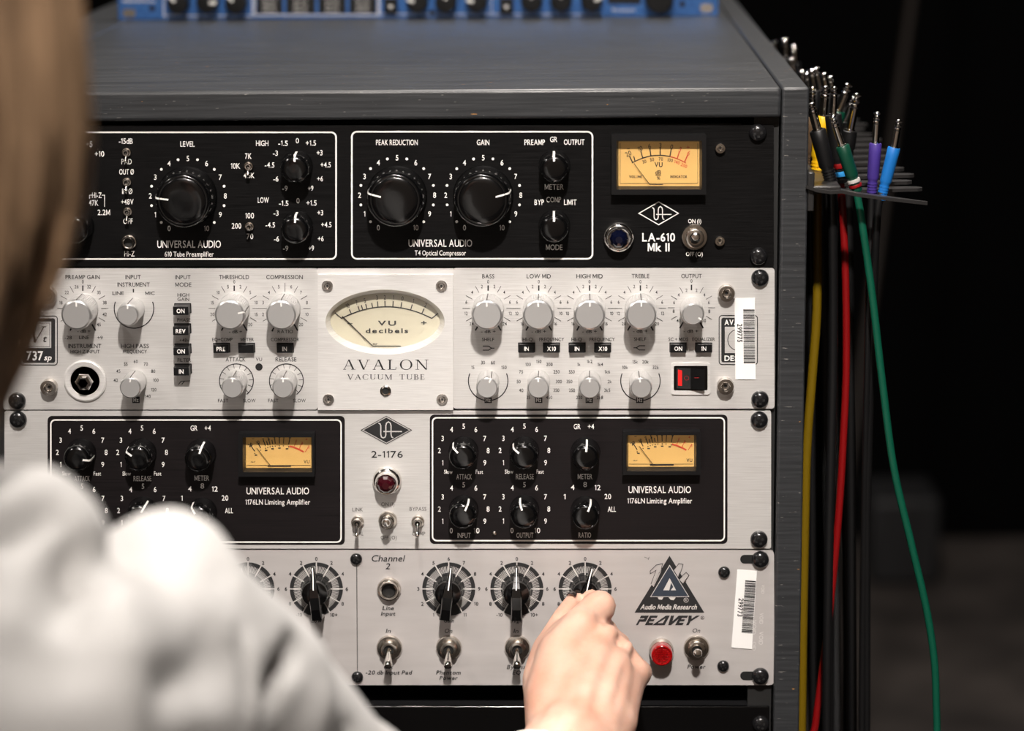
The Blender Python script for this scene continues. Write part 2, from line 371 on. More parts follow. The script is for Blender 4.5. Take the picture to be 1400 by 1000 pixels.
for fx in (-.03, .47):
    for fy in (.06, DEP-.08):
        m = MB().rev([(.012, .045), (.012, .10)], 16, (fx, fy, 0), (0, 0, 1)); m.rev([(.006, -.012), (.044, -.012), (.047, -.008), (.047, .008), (.044, .012), (.006, .012)], 24, (fx, fy, .047), (1, 0, 0))
        build('caster', m, MATK, PR, (fx, fy, 0))

# ---------------------------------------------------------------- hardware
R1 = M1
def strip(prof, i0, w, r_in, lift=.00012):
    """narrow strip lying on a knob profile, pointing up, from the top face at radius r_in down to profile index i0"""
    pts = [(r_in, prof[-1][1]+lift)]+[(r+lift, h+lift*.4) for r, h in reversed(prof[i0:]) if r > r_in]
    mb = MB(); mb.ring([(-w/2, -h, r) for r, h in pts], [(w/2, -h, r) for r, h in pts], 0, False)
    mb.ring([(-w/2, -h+.0004, r-.0004) for r, h in pts], [(-w/2, -h, r) for r, h in pts], 0, False)
    mb.ring([(w/2, -h+.0004, r-.0004) for r, h in pts], [(w/2, -h, r) for r, h in pts], 0, False); return mb
def knob_black(R, L, skirt=1.0):
    k = R
    prof = [(k*1.02, 0), (k*1.03, L*.08), (k*1.0, L*.14), (k*.985, L*.3), (k*.965, L*.6), (k*.945, L*.80), (k*.915, L*.89), (k*.86, L*.945), (k*.80, L*.965), (k*.775, L*.955), (k*.76, L*.965), (k*.6, L*.99), (k*.3, L)]
    return prof
PB = knob_black(41*R1*.965, .0215); MB_BIG = MB().rev(PB, 64).mesh('knob', KNOB, smooth=50)
ST_BIG = strip(PB, 3, .0010, 41*R1*.46).mesh('pointer_line', INKW, smooth=0)
PS = knob_black(21.5*R1*.96, .0165); MB_SM = MB().rev(PS, 48).mesh('knob', KNOB, smooth=50)
ST_SM = strip(PS, 3, .0013, 21*R1*.48).mesh('pointer_line', INKW, smooth=0)
PU = knob_black(21*R1*.95, .0175); MB_UA = MB().rev(PU, 48).mesh('knob', KNOB, smooth=50)
ST_UA = strip(PU, 3, .0012, 21*R1*.42).mesh('pointer_line', INKW, smooth=0)
def black_knob(par, x, y, ang, me, st):
    k = put('knob', me, par, P(x, y, -.0003), math.radians(ang)); sub('pointer_line', st, k); return k
def alu_knob_mesh(R, L):
    prof = [(R*1.0, 0), (R*1.0, .001), (R*.99, .0012), (R*.985, L-.004), (R*1.0, L-.0038), (R*.99, L-.0022), (R*.93, L-.0006), (R*.84, L)]
    m = MB().rev(prof, 108, knurl=(2, 3, R*.022), capmat=1); me = m.mesh('knob', [KALU, KCAP], smooth=20)
    mk = MB(); w = .0006
    pts = [(R*.55, L+.0001), (R*.84, L+.0001), (R*.935, L-.0005), (R*1.003, L-.0022), (R*1.008, L-.004), (R*1.004, .002)]
    mk.ring([(-w/2, -h, r) for r, h in pts[2:]], [(w/2, -h, r) for r, h in pts[2:]], 0, False); mk.ring([(-w*.8, -h, r) for r, h in pts[:3]], [(w*.8, -h, r) for r, h in pts[:3]], 1, False)  # groove's glint painted in: white stretch on the cap, grey down the side
    return me, mk.mesh('pointer_line', [INKG, INKW], smooth=0)
AK_L = alu_knob_mesh(21.3*R1, .0215); AK_M = alu_knob_mesh(15.6*R1, .0215); AK_S = alu_knob_mesh(15.2*R1, .0205)
def alu_knob(par, x, y, ang, k):
    o = put('knob', k[0], par, P(x, y, -.0002), math.radians(ang)); sub('pointer_line', k[1], o); return o
def pv_knob():
    m = MB(); r = 20*R1
    m.rev([(r*1.02, 0), (r*1.03, .002), (r, .0026), (r*.98, .0085), (r*.88, .0115), (r*.5, .0128)], 40)
    # bar: tail at the bottom, tip at the top
    ol = [(-8.0, -36), (8.0, -36), (7.2, -20), (7.6, -2), (6.4, 10), (3.2, 24), (1.5, 36), (-1.5, 36), (-3.2, 24), (-6.4, 10), (-7.6, -2), (-7.2, -20)]
    hb = [.002]*12; ht = [.0155, .0155, .0165, .0165, .0146, .0086, .0072, .0072, .0086, .0146, .0165, .0165]
    n = len(ol); q = .82
    low = [(x*R1, -h, z*R1) for (x, z), h in zip(ol, hb)]; mid = [(x*R1, -(h-.0015), z*R1) for (x, z), h in zip(ol, ht)]; top = [(x*R1*q, -h, z*R1*(.985)) for (x, z), h in zip(ol, ht)]
    m.ring(low, mid); m.ring(mid, top); m.poly(low)
    tp = [top[i] for i in range(n)]
    for i0, i1, j0, j1 in ((0, 1, 11, 2), (11, 2, 10, 3), (10, 3, 9, 4), (9, 4, 8, 5), (8, 5, 7, 6)): m.poly([tp[i0], tp[i1], tp[j1], tp[j0]])
    st = MB(); w = 1.5*R1
    pts = [(8, .01520), (10, .01475), (24, .00885), (35.5, .0074)]
    st.ring([(-w/2, -h, z*R1) for z, h in pts], [(w/2, -h, z*R1) for z, h in pts], 0, False)
    return m.mesh('knob', KNOB, smooth=35), st.mesh('pointer_line', INKW, smooth=0)
PVK = pv_knob()
def screw_mesh(r, h, mats, socket=False):
    m = MB().rev([(r, 0), (r, h*.25), (r*.95, h*.5), (r*.8, h*.78), (r*.5, h*.95), (r*.2, h)], 28)
    if socket:
        m = MB().rev([(r, 0), (r, h*.8), (r*.93, h), (r*.58, h*1.03), (r*.50, h*.95), (r*.42, h*.45), (r*.2, h*.40)], 28, capmat=1)
    else:
        a = r*.5; b = r*.13; y = -h*.99
        for q in (0, 1):
            c, s_ = math.cos(.5+q*PI/2), math.sin(.5+q*PI/2)
            m.prism([(c*x-s_*z, y, s_*x+c*z) for x, z in ((-a, -b), (a, -b), (a, b), (-a, b))], (0, h*.3, 0), 1)
    return m.mesh('screw', mats, smooth=40)
SC_R = screw_mesh(12.0*R1, .0040, [BSCREW, DARK]); SC_P = screw_mesh(8.3*R1, .0026, [BSCREW, DARK])
SC_S = screw_mesh(11.5*R1, .0050, [SSCREW, DARK], True); SC_PL = screw_mesh(7.6*R1, .0012, [SSCREW, DARK], True); SC_T = screw_mesh(6.8*R1, .0028, [NICKEL, DARK], True)
SC_N = screw_mesh(3.5*R1, .0012, [NICKEL, DARK])
def screw(par, x, y, me, name='screw', Y=-.0001, ang=0): return put(name, me, par, P(x, y, Y), ang)
def toggle_mesh(R, barrel, L, rb):
    b = MB().rev([(R, 0), (R, .0012), (R*.93, .0020), (R*.74, .0022), (R*.72, .0022), (R*.70, .0022+barrel), (R*.62, .0026+barrel), (R*.40, .0026+barrel), (R*.36, .0012+barrel)], 36, capmat=1)
    l = MB().rev([(rb*.55, 0), (rb*.6, L*.2), (rb*.85, L*.72), (rb, L*.88), (rb*.85, L*.97), (rb*.45, L)], 20)
    return b.mesh('toggle_switch', [NICKEL, DARK], smooth=40), l.mesh('lever', CHROME, smooth=50), .0004+barrel
TG_S = toggle_mesh(6.3*R1, .0022, .0062, .0012); TG_M = toggle_mesh(9*R1, .0035, .0095, .0014); TG_L = toggle_mesh(18*R1, .0040, .0135, .0028); TG_N = toggle_mesh(13*R1, .0035, .0115, .0027)
def toggle(par, x, y, t, tilt):
    o = put('toggle_switch', t[0], par, P(x, y, -.0002)); l = sub('lever', t[1], o, (0, -t[2], 0)); l.rotation_euler.x = math.radians(tilt); return o
def jack_mesh(R, hexa=False):
    b = MB().rev([(R, 0), (R, .0015), (R*.94, .0024), (R*.82, .0026), (R*.78, .0045), (R*.70, .0052), (R*.60, .0050), (R*.58, .0015)], 36, capmat=1); return b.mesh('jack_socket', [NICKEL, DARK], smooth=40)
JK_S = jack_mesh(10.5*R1); JK_L = jack_mesh(16.7*R1)
def jewel_mesh(R, rg, L):
    b = MB().rev([(R, 0), (R, .002), (R*.97, .0035), (R*.86, .0050), (R*.80, .0052), (R*.76, L), (R*.70, L+.0008), (rg*1.02, L+.0006), (rg, L-.002)], 48)
    g = MB(); s0 = 10
    g.rev([(rg, L-.003), (rg*.98, L+.0012), (rg*.72, L+.0034), (rg*.38, L+.0046)], s0)
    return b.mesh('indicator_lamp', CHROME, smooth=40), g
J1, g1 = jewel_mesh(20.8*R1, 12.8*R1, .0075); J1G = g1.mesh('jewel', GEMB, smooth=0)
J2, g2 = jewel_mesh(20*R1, 12.6*R1, .0100); J2G = g2.mesh('jewel', GEMD, smooth=0)
def red_lamp():
    b = MB().rev([(17.2*R1, 0), (17.2*R1, .003), (16*R1, .005), (15*R1, .0052)], 40)
    g = MB().rev([(15.6*R1, .004), (15.4*R1, .010), (14.6*R1, .0115), (13*R1, .0120), (12.2*R1, .0112), (5*R1, .0106)], 40)
    for i in range(-4, 5):
        for j in range(-4, 5):
            if i*i+j*j < 17: g.rev([(1.5*R1, .0108), (.7*R1, .0117)], 6, (i*2.6*R1, 0, j*2.6*R1))
    return b.mesh('indicator_lamp', NICKEL, smooth=40), g.mesh('jewel', GEMR, smooth=30)
J3, J3G = red_lamp()
def lamp_part(par, x, y, b, g):
    o = put('indicator_lamp', b, par, P(x, y, -.0002)); sub('jewel', g, o); return o
def button(par, x, y, w, h, L, s):
    c = P(x, y, 0); hw, hh = w/2*R1, h/2*R1
    m = MB().box(-hw, hw, -L, .0, -hh, hh)
    m.box(-hw-1.2*R1, hw+1.2*R1, -.0004, .0, -hh-1.2*R1, hh+1.2*R1, 1)
    o = put('push_button', m.mesh('push_button', [MATK, DARK], smooth=0), par, c); bevel(o, .0004, 2)
    if s:
        # legend on the button's own front face
        t = MB(); text(t, s, x, y, 5.6, None, 0, 0, 1); q = [v-c for v in t.v]; t.v = [Vector((v.x, -L-.0002, v.z)) for v in q]
        sub('legend', t.mesh('legend', INKW, smooth=0), o)
    return o
def chassis(par, x0, x1, z0, z1, dep=.30, y0=.0032):
    return build('chassis', MB().box(x0, x1, y0, dep, z0, z1), CHASS, par, ((x0+x1)/2, .0032, z0))
def amp_dial(par, fx0, fy0, fx1, fy1, dx0, dy0, dx1, dy1, kind):
    """square VU meter: bezel with a sloped opening, lit dial, needle, clear cover"""
    YF, YD = -.0075, -.0012
    out = [P(x, y, 0) for x, y in ((fx0, fy0), (fx1, fy0), (fx1, fy1), (fx0, fy1))]
    outf = [p+Vector((0, YF, 0)) for p in out]
    inn = [P(x, y, YD) for x, y in ((dx0, dy0), (dx1, dy0), (dx1, dy1), (dx0, dy1))]
    g = .0012
    innf = [inn[0]+Vector((-g, YF-YD, g)), inn[1]+Vector((g, YF-YD, g)), inn[2]+Vector((g, YF-YD, -g)), inn[3]+Vector((-g, YF-YD, -g))]
    m = MB(); m.ring(out, outf); m.ring(outf, innf); m.ring(innf, inn); m.poly(out)
    c = P((fx0+fx1)/2, (fy0+fy1)/2, 0)
    o = build('vu_meter', m, MATK, par, c, None, 0); bevel(o, .0004, 2)
    d = MB(); d.ppoly([(dx0-1, dy0-1), (dx1+1, dy0-1), (dx1+1, dy1+1), (dx0-1, dy1+1)], YD, 0)
    Y = YD-.0002; W, H = dx1-dx0, dy1-dy0; X = lambda u: dx0+u*W; Z = lambda v: dy0+v*H
    if kind == 'large':
        import_pts = [(X(.165+i*.0405), 0) for i in range(18)]
        f = lambda u: Z(.485-.175*(1-((u-.5)/.335)**2))
        us = [.165+i*(.635-.165)/14 for i in range(15)]; d.pline([(X(u), f(u)) for u in us], 1.3, Y, 1)
        us = [.635+i*(.835-.635)/8 for i in range(9)]; d.pline([(X(u), f(u)) for u in us], 1.3, Y, 2)
        for u, s, c2, s2 in ((.175, '20', 1, '0'), (.30, '10', 1, '30'), (.40, '6', 1, '50'), (.515, '3', 1, '70'), (.635, '0', 1, '100'), (.725, '3', 2, '140'), (.815, '6', 2, '200')):
            a = (u-.5)*1.35; y0 = f(u); ln = 10.5
            d.pline([(X(u), y0), (X(u)+ln*math.sin(a), y0-ln*math.cos(a))], 1.5, Y, c2)
            text(d, s, X(u)+(ln+3.5)*math.sin(a), y0-(ln+3.0)*math.cos(a), 6.5, None, c2, Y, 0, 0, math.degrees(a))
            if s2 != '0': text(d, s2, X(u)-4*math.sin(a)+1, y0+5*math.cos(a), 4.6, None, c2, Y, 0, 0, math.degrees(a))
        d.pline([(X(.205), f(.205)), (X(.188), f(.205)-7)], 1.4, Y, 1)
        text(d, 'VU', X(.495), Z(.52), 6.5, 11, 1, Y, 1); text(d, 'dB', X(.49), Z(.69), 5.5, 8, 1, Y); d.pline([(X(.455), Z(.755)), (X(.525), Z(.755))], .8, Y, 1)
        text(d, '%', X(.495), Z(.82), 4, 4.5, 1, Y); text(d, 'VOLUME', X(.21), Z(.79), 3.4, 17.5, 1, Y, 1); text(d, 'INDICATOR', X(.745), Z(.79), 3.4, 23, 1, Y, 1)
        text(d, '-', X(.12), Z(.15), 5, 4, 1, Y); text(d, '+', X(.86), Z(.13), 5, 4.5, 2, Y)
        npts = [(X(.19), Z(.49)), (X(.385), Z(.965))]; d.pline([(X(.385), Z(.965)), (X(.55), Z(.965))], .9, Y, 1)
        d.pline([(X(.02), Z(.94)), (X(.98), Z(.94))], .6, Y, 1); d.pline([(X(.02), Z(.04)), (X(.02), Z(.94))], .6, Y, 1); d.pline([(X(.98), Z(.04)), (X(.98), Z(.94))], .6, Y, 1)
    else:
        f = lambda u: Z(.52-.27*(1-((u-.52)/.40)**2))
        for u, s, ln in ((.135, '20', 11), (.225, '10', 9), (.30, '7', 9), (.335, '', 6), (.37, '5', 9), (.41, '', 6), (.45, '3', 11), (.515, '2', 11), (.575, '1', 11), (.655, '0', 11)):
            a = (u-.53)*1.5; y0 = f(u)-1.5
            d.pline([(X(u), y0), (X(u)+ln*math.sin(a), y0-ln*math.cos(a))], 1.2, Y, 1)
            if s: text(d, s, X(u)+(ln-.5)*math.sin(a), y0-(ln-.5)*math.cos(a), 4.6, None, 1, Y, 1, 0, math.degrees(a))
            d.pdisc(X(u), f(u)+1.6, .8, Y, 1, 8)
        for u in (.155, .31, .41, .515, .63): d.ppoly([(X(u)-1.8, f(u)+4), (X(u)+1.8, f(u)+4), (X(u)+1.8, f(u)+5.6), (X(u)-1.8, f(u)+5.6)], Y, 1)
        us = [.665+i*.0275 for i in range(9)]; d.pline([(X(u), f(u)+.5) for u in us], 2.1, Y, 2)
        for u, s in ((.74, '1'), (.82, '2'), (.91, '3')):
            a = (u-.53)*1.5; d.pline([(X(u), f(u)-1), (X(u)+9*math.sin(a), f(u)-1-9*math.cos(a))], .8, Y, 2); text(d, s, X(u)+9*math.sin(a), f(u)-9*math.cos(a), 4, None, 2, Y)
        text(d, 'VU', X(.93), Z(.80), 4.4, 8, 1, Y, 1); text(d, 'm-r', X(.11), Z(.80), 2.6, 6, 1, Y); text(d, '+', X(.93), Z(.08), 3.4, 3.4, 2, Y, 1); text(d, '-', X(.11), Z(.05), 3.4, 3, 1, Y, 1)
        npts = [(X(.165), Z(.36)), (X(.385), Z(.95))]; d.ppoly([(X(.33), Z(.925)), (X(.69), Z(.925)), (X(.69), Z(.965)), (X(.33), Z(.965))], Y, 1)
        d.pline([(X(.01), Z(.92)), (X(.99), Z(.92))], .6, Y, 1)
    cc = P((dx0+dx1)/2, (dy0+dy1)/2, YD)
    q = sub('dial', d.mesh('dial', [DIAL, INKB, INKR], cc, 0), o, cc-c)
    nd = MB(); a = P(*npts[0], YD-.0012); b = P(*npts[1], YD-.0012); nd.tube([a, b], .00018, 6); sub('needle', nd.mesh('needle', NEEDLE, b), o, b-c)
    gl = MB(); gl.prism([Vector((p.x, YF+.0012, p.z)) for p in innf], (0, .0008, 0)); sub('clear_cover', gl.mesh('clear_cover', GLASS, c, 0), o)
    return o
def ring_numbers(mb, cx, cy, r, vals, h, mat, a0=-150, step=30, w=None, ry=None, bold=0):
    for i, s in enumerate(vals):
        t = math.radians(a0+step*i)
        if s: text(mb, s, cx+r*math.sin(t), cy-(ry or r)*math.cos(t), h, w, mat, -.0002, bold)

# ---------------------------------------------------------------- black two-section tube preamp (top of the rack)
def unit(name, label, x0, y0, x1, y1, group=None):
    c = P((x0+x1)/2, y1, 0); return thing(name, label, 'audio rack unit', (c.x, 0, c.z), group)
LA = unit('channel_strip', 'black preamp and compressor unit with three large black knobs, top of the rack', 4, 170, 1058, 365)
f = MB(); f.pprism(rrect(4, 171.5, 1058, 364.5, 2), 0, .0030, 0)
def frame(mb, x0, y0, x1, y1, r, w, mat):
    mb.pline(rrect(x0, y0, x1, y1, r), w, -.0002, mat, True)
frame(f, 22, 181, 459.5, 354.3, 7, 2.2, 1); frame(f, 481, 180.2, 810, 354, 7, 2.2, 1)
tx = lambda s, x, y, h=7.4, w=None, b=0: text(f, s, x, y, h, w, 1, -.0002, b)
for s, x, y, w in (('+5', 122, 197, 9), ('+10', 136, 210.5, 13), ('-15dB', 172, 193, 19), ('PAD', 173, 221, 14), ('OUT \u00d8', 173, 235, 20), ('IN \u00d8', 174, 261.5, 14), ('+48V', 174, 276, 17), ('OFF', 175, 302.5, 13), ('Hi-Z', 177, 347, 14), ('Line', 107, 267.5, 13), ('Hi-Z', 132.5, 267, 13), ('47K', 128, 277.5, 13), ('2.2M', 142, 290.5, 17),
    ('LEVEL', 256.3, 197, 19.5), ('HIGH', 358.5, 196, 17), ('LOW', 360, 273.7, 15), ('7K', 339.5, 213.5, 9), ('10K', 322, 227, 13), ('4.5K', 340.5, 240, 15), ('100', 341.3, 295, 12), ('200', 323.3, 309, 13), ('70', 341.7, 323.3, 9)):
    tx(s, x, y, 7.4, w)
f.pline([(122.5, 272), (122.5, 267), (126, 267)], 1, -.0002, 1); f.pline([(139, 267), (143, 267), (143, 283)], 1, -.0002, 1)
for cy, dx in ((226, 0), (308, .9)):
    for s, x, y, w in (('0', 406.5, -33.5, 4.5), ('-1.5', 387, -30, 13), ('+1.5', 425, -30.4, 14), ('-3', 376.5, -16.5, 7), ('+3', 437, -17, 8), ('-4.5', 368.6, -.3, 13), ('+4.5', 445.3, -.6, 14), ('-6', 377.2, 18.7, 7), ('+6', 437.6, 18.5, 8), ('-9', 389.6, 31.6, 7), ('+9', 424.6, 31.4, 7.5)):
        tx(s, x+dx, cy+y, 7.0, w)
VAL = [str(i) for i in range(11)]
for cx, cy in ((256.8, 268), (542.9, 267), (660.7, 267)):
    ring_numbers(f, cx, cy, 51.3, VAL, 7.2, 1)
    for i in range(10):
        t = math.radians(-135+30*i); f.pdisc(cx+51.3*math.sin(t), cy-51.3*math.cos(t), 1.9, -.0002, 1, 12)
for s, x, y, h, w in (('UNIVERSAL AUDIO', 258.5, 334, 9.8, 87), ('610 Tube Preamplifier', 258.6, 347.6, 6.8, 67), ('UNIVERSAL AUDIO', 602, 332.6, 9.8, 87), ('T4 Optical Compressor', 602, 346, 6.8, 70),
    ('PEAK REDUCTION', 542.6, 194.8, 7.4, 57), ('GAIN', 660.5, 194.8, 7.4, 17), ('PREAMP', 731, 194.6, 7.4, 28), ('GR', 757, 190.6, 7.2, 10), ('OUTPUT', 785, 194.4, 7.4, 28), ('METER', 757.7, 255.7, 7.4, 26), ('BYP', 737.2, 276.7, 7.4, 13), ('COMP', 757, 273, 7.2, 20), ('LIMIT', 779.7, 276.7, 7.4, 17), ('MODE', 757.7, 338.3, 7.4, 22.5)):
    tx(s, x, y, h, w)
text(f, 'LA-610', 900.5, 324.6, 11, 45, 1, -.0002, 1); text(f, 'Mk II', 900.5, 338.2, 11, 30, 1, -.0002, 1)
tx('ON (I)', 949.7, 302.5, 5.4, 18); tx('OFF (O)', 949.3, 347.5, 5.4, 23)
def diamond(mb, cx, cy, hw, hh, lw, mat, filled=None, mono=None):
    pts = [(cx-hw, cy), (cx, cy-hh), (cx+hw, cy), (cx, cy+hh)]
    if filled is not None:
        mb.ppoly([(cx-hw*.9, cy), (cx, cy-hh*.9), (cx+hw*.9, cy), (cx, cy+hh*.9)], -.0002, filled)
    mb.pline(pts, lw, -.0003, mat, True)
    m = mat if mono is None else mono; s = hh/16; w = 1.3*s
    def c(pl): mb.pline([(cx+x*s, cy+y*s) for x, y in pl], w, -.0004, m)
    c([(-9, -8), (-7.2, -7.2), (-6.4, -5), (-6.4, 5), (-5.6, 8), (-3.5, 9), (-1.4, 8), (-.6, 5.5), (-.6, -5), (.2, -8), (2.4, -9.6), (4.6, -8), (5.4, -5), (5.4, 5), (6.2, 8), (8, 8.8)])
    c([(-3.5, 1.6), (18, 1.6)])
diamond(f, 900.5, 291.8, 27, 15.6, 1.3, 1)
build('face_plate', f, [BLKP, INKW], LA)
z0, z1 = P(500, 363, 0).z, P(500, 173, 0).z; chassis(LA, .02, .46, z0, z1, .33)
for x, y, a in ((256.5, 268, -84), (542.9, 267, -76), (660.7, 267, 76)): black_knob(LA, x, y, a, MB_BIG, ST_BIG)
for x, y, a in ((406.4, 226.5, 3), (407, 309, 3), (758, 226, -1), (758, 307.5, -1), (108, 309, -4), (97, 229, 20)): black_knob(LA, x, y, a, MB_SM, ST_SM)
for x, y, a in ((173.4, 208, 60), (173.8, 248.5, 60), (174.8, 289, 60), (340, 227, 62), (341.3, 309.3, 6)): toggle(LA, x, y, TG_S, a)
toggle(LA, 949.4, 324, TG_L, -14); put('jack_socket', JK_S, LA, P(177, 330.5, -.0002)); lamp_part(LA, 845.9, 324, J1, J1G)
amp_dial(LA, 835.8, 182.4, 964.7, 264, 845.6, 193.5, 956.2, 254.5, 'large')
for x, y in ((1036, 181.5), (1037, 350.2), (24, 182), (24, 351)): screw(LA, x, y, SC_R, 'rack_screw', -.0001, random.random())
for x, y in ((984.6, 202.5), (984, 329.3)): screw(LA, x, y, SC_T)

# ---------------------------------------------------------------- silver tube channel
AV = unit('tube_channel', 'silver brushed unit with oval meter and aluminium knobs, second from rack top', 4, 367, 1059, 560)
f = MB(); f.pprism(rrect(4, 367.3, 434.5, 560.3, 4), 0, .0030, 0); f.pprism([(434.2, 367.3), (620, 367.3), (620, 380), (434.2, 380)], .0002, .0030, 0); f.pprism(rrect(619.5, 366.8, 1059, 559, 4), 0, .0030, 0)
B, W_ = 1, 2
tb = lambda s, x, y, h=5.2, w=None, b=0, mat=1: text(f, s, x, y, h, w, mat, -.0002, b)
HD = [('PREAMP GAIN', 113, 379, 47), ('INPUT', 182, 379, 21), ('INPUT', 250, 379.2, 21), ('MODE', 250.6, 389.4, 22), ('THRESHOLD', 320, 379, 41), ('COMPRESSION', 389, 379, 50), ('BASS', 667.5, 378, 16.5), ('LOW MID', 736.6, 377.8, 33), ('HIGH MID', 806, 377.8, 36), ('TREBLE', 875.6, 377.6, 24), ('OUTPUT', 945.4, 377.6, 28),
      ('INSTRUMENT', 182.6, 389.3, 44), ('INSTRUMENT', 116, 473.3, 45), ('HIGH PASS', 184.5, 473.3, 38), ('ATTACK', 322, 491.6, 27), ('RELEASE', 391, 491.6, 28.5)]
for s, x, y, w in HD: tb(s, x, y, 5.6, w)
SM = [('LINE', 161.5, 401, 15.5), ('MIC', 205, 401, 13), ('HIGH', 250.6, 403.5, 16), ('GAIN', 250.6, 409.4, 16), ('PHASE', 251.3, 437.7, 18), ('+48v', 252, 465.4, 13), ('FILTER', 252, 492.6, 18.5), ('HIGH Z INPUT', 116.4, 481, 40), ('FREQUENCY', 184.4, 481, 33),
      ('- dB +', 114.6, 453, 18), ('-28', 93.3, 461.8, 9.5), ('LINE', 114.8, 461.5, 13.5), ('+9', 136.7, 461.8, 7.5), ('- dB +', 322, 453.6, 18), ('RATIO', 390, 453.5, 21), ('EQ+COMP', 304, 464.4, 28), ('METER', 338, 464.4, 18), ('COMPRESSOR', 389.8, 464.4, 39), ('VU', 354, 491.6, 8.5),
      ('FAST', 305, 548, 14), ('SLOW', 341, 548, 17), ('FAST', 373.6, 548, 14), ('SLOW', 409.5, 548, 17), ('SHELF', 667.2, 464.4, 16.5), ('HI-Q', 721.4, 464.2, 13.5), ('FREQUENCY', 754.4, 464.2, 34), ('HI-Q', 788.4, 464.2, 14.5), ('FREQUENCY', 823.4, 464.2, 34.5), ('SHELF', 875, 464, 16.5), ('SC + MIDS', 927.4, 464, 27), ('EQUALIZER', 962, 464, 31)]
for s, x, y, w in SM: tb(s, x, y, 4.6, w)
for x, y in ((667.6, 453.4), (736.6, 453.4), (806, 453.4), (875.4, 453), (944.6, 453)): tb('- dB +', x, y, 4.4, 20)
def gain_scale(cx, cy, nums, r=31, zero=True, k=1.0, longtop=False):
    """numbers every 30 degrees between rays"""
    for s, a in nums: tb(s, cx+r*k*math.sin(math.radians(a)), cy-r*k*math.cos(math.radians(a)), 4.5)
    for a in (-90, -60, -30, 30, 60, 90, 120, -120):
        t = math.radians(a); f.pline([(cx+25*k*math.sin(t), cy-25*k*math.cos(t)), (cx+35*k*math.sin(t), cy-35*k*math.cos(t))], .7, -.0002, B)
    for a in (-150, 150):
        t = math.radians(a); f.pline([(cx+25*k*math.sin(t), cy-25*k*math.cos(t)), (cx+35*k*math.sin(t), cy-35*k*math.cos(t))], 2, -.0002, B)
    if zero: tb('0', cx, cy-36.5, 4.6); f.pline([(cx, cy-31.5), (cx, cy-24)], 1.9, -.0002, B)
    else: f.pline([(cx, cy-35), (cx, cy-23)], .8, -.0002, B)
A_ = (-135, -105, -75, -45, -16, 16, 45, 75, 105, 135)
gain_scale(113.2, 422, list(zip(('', '', '18', '22', '26', '32', '35', '38', '42', '45'), A_)))
gain_scale(320.2, 422, list(zip(('', '20', '15', '10', '5', '2', '5', '10', '15', '20'), A_)))
gain_scale(389.6, 422, list(zip(('', '2', '3', '4', '5', '6', '7', '8', '10', '20'), A_)), zero=False)
for cx, v in ((667.4, ('24', '12', '6', '4', '2')), (736.6, ('16', '10', '6', '4', '2')), (806, ('16', '10', '6', '4', '2')), (875.6, ('20', '12', '6', '4', '2'))):
    gain_scale(cx, 421.8, list(zip(v+v[::-1], (-133, -103, -74, -45, -16, 16, 45, 74, 103, 133))))
gain_scale(945.4, 421, list(zip(('40', '8', '6', '4', '2', '2', '4', '6', '8', '10'), (-135, -101, -73, -45, -16, 16, 45, 73, 101, 135))), r=27, k=.92)
f.pline([(182.4, 395.2), (182.4, 400.2)], 1.8, -.0002, B); f.parc(183.2, 422, 27, 70, 290, 1.4, -.0002, B)
for cx, cy, ns in ((185.6, 521, (('55', -30), ('60', 0), ('70', 30), ('45', -60), ('80', 60), ('40', -88), ('100', 88), ('120', 117), ('140', 143))), (736.6, 521, (('100', -32), ('150', 0), ('200', 32), ('75', -62), ('250', 62), ('50', -92), ('300', 92), ('40', -119), ('350', 119), ('35', -149), ('450', 149))),
               (806, 521, (('1k', -32), ('1k2', 0), ('1k4', 32), ('550', -62), ('1k6', 62), ('350', -92), ('2k', 92), ('250', -119), ('2k5', 119), ('220', -149), ('2k8', 149)))):
    for s, a in ns: tb(s, cx+27.5*math.sin(math.radians(a)), cy-26.5*math.cos(math.radians(a)), 4.5)
for cx, ns in ((667.4, (('15', -21, -18.4), ('30', -7, -25), ('60', 6.6, -25), ('150', 21.5, -18.4))), (875.6, (('10k', -21, -18.4), ('15k', -7.2, -26), ('20k', 6.8, -26), ('32k', 21, -18.4)))):
    for s, dx, dy in ns: tb(s, cx+dx, 521+dy, 4.6)
    f.parc(cx, 521, 27, 68, 292, 1.4, -.0002, B)
for cx in (323.2, 391.5):
    f.parc(cx, 521, 23.2, -140, 143, 1.3, -.0002, B)
    for a in range(-130, 140, 24):
        t = math.radians(a); f.pline([(cx+23*math.sin(t), 521-23*math.cos(t)), (cx+17*math.sin(t), 521-17*math.cos(t))], .7, -.0002, B)
for x in (186, 667.4, 736.5, 805.6, 874.6):
    f.ppoly([(x-5, 542.5), (x+5, 542.5), (x+5, 551.5), (x-5, 551.5)], -.0002, B); text(f, 'Hz', x, 547, 5.5, 7, W_, -.0004, 1)
f.pline([(244, 526), (247.5, 521.5), (260, 521)], 1, -.0002, B); f.pline([(248.5, 526), (252, 521.5)], 1, -.0002, B)
f.pline([(660, 473.5), (668, 473.5), (672, 476.3), (676, 476.3)], 1.2, -.0002, B); f.pline([(660, 479), (668, 479), (672, 476.3)], 1.2, -.0002, B)
f.pline([(882, 473), (874, 473), (870, 475.8), (866, 475.8)], 1.2, -.0002, B); f.pline([(882, 478.8), (874, 478.8), (870, 475.8)], 1.2, -.0002, B)
f.pdisc(354.1, 502, 5, -.0002, 3, 24); f.pdisc(372.4, 452.4, 1.3, -.0002, 1, 10)
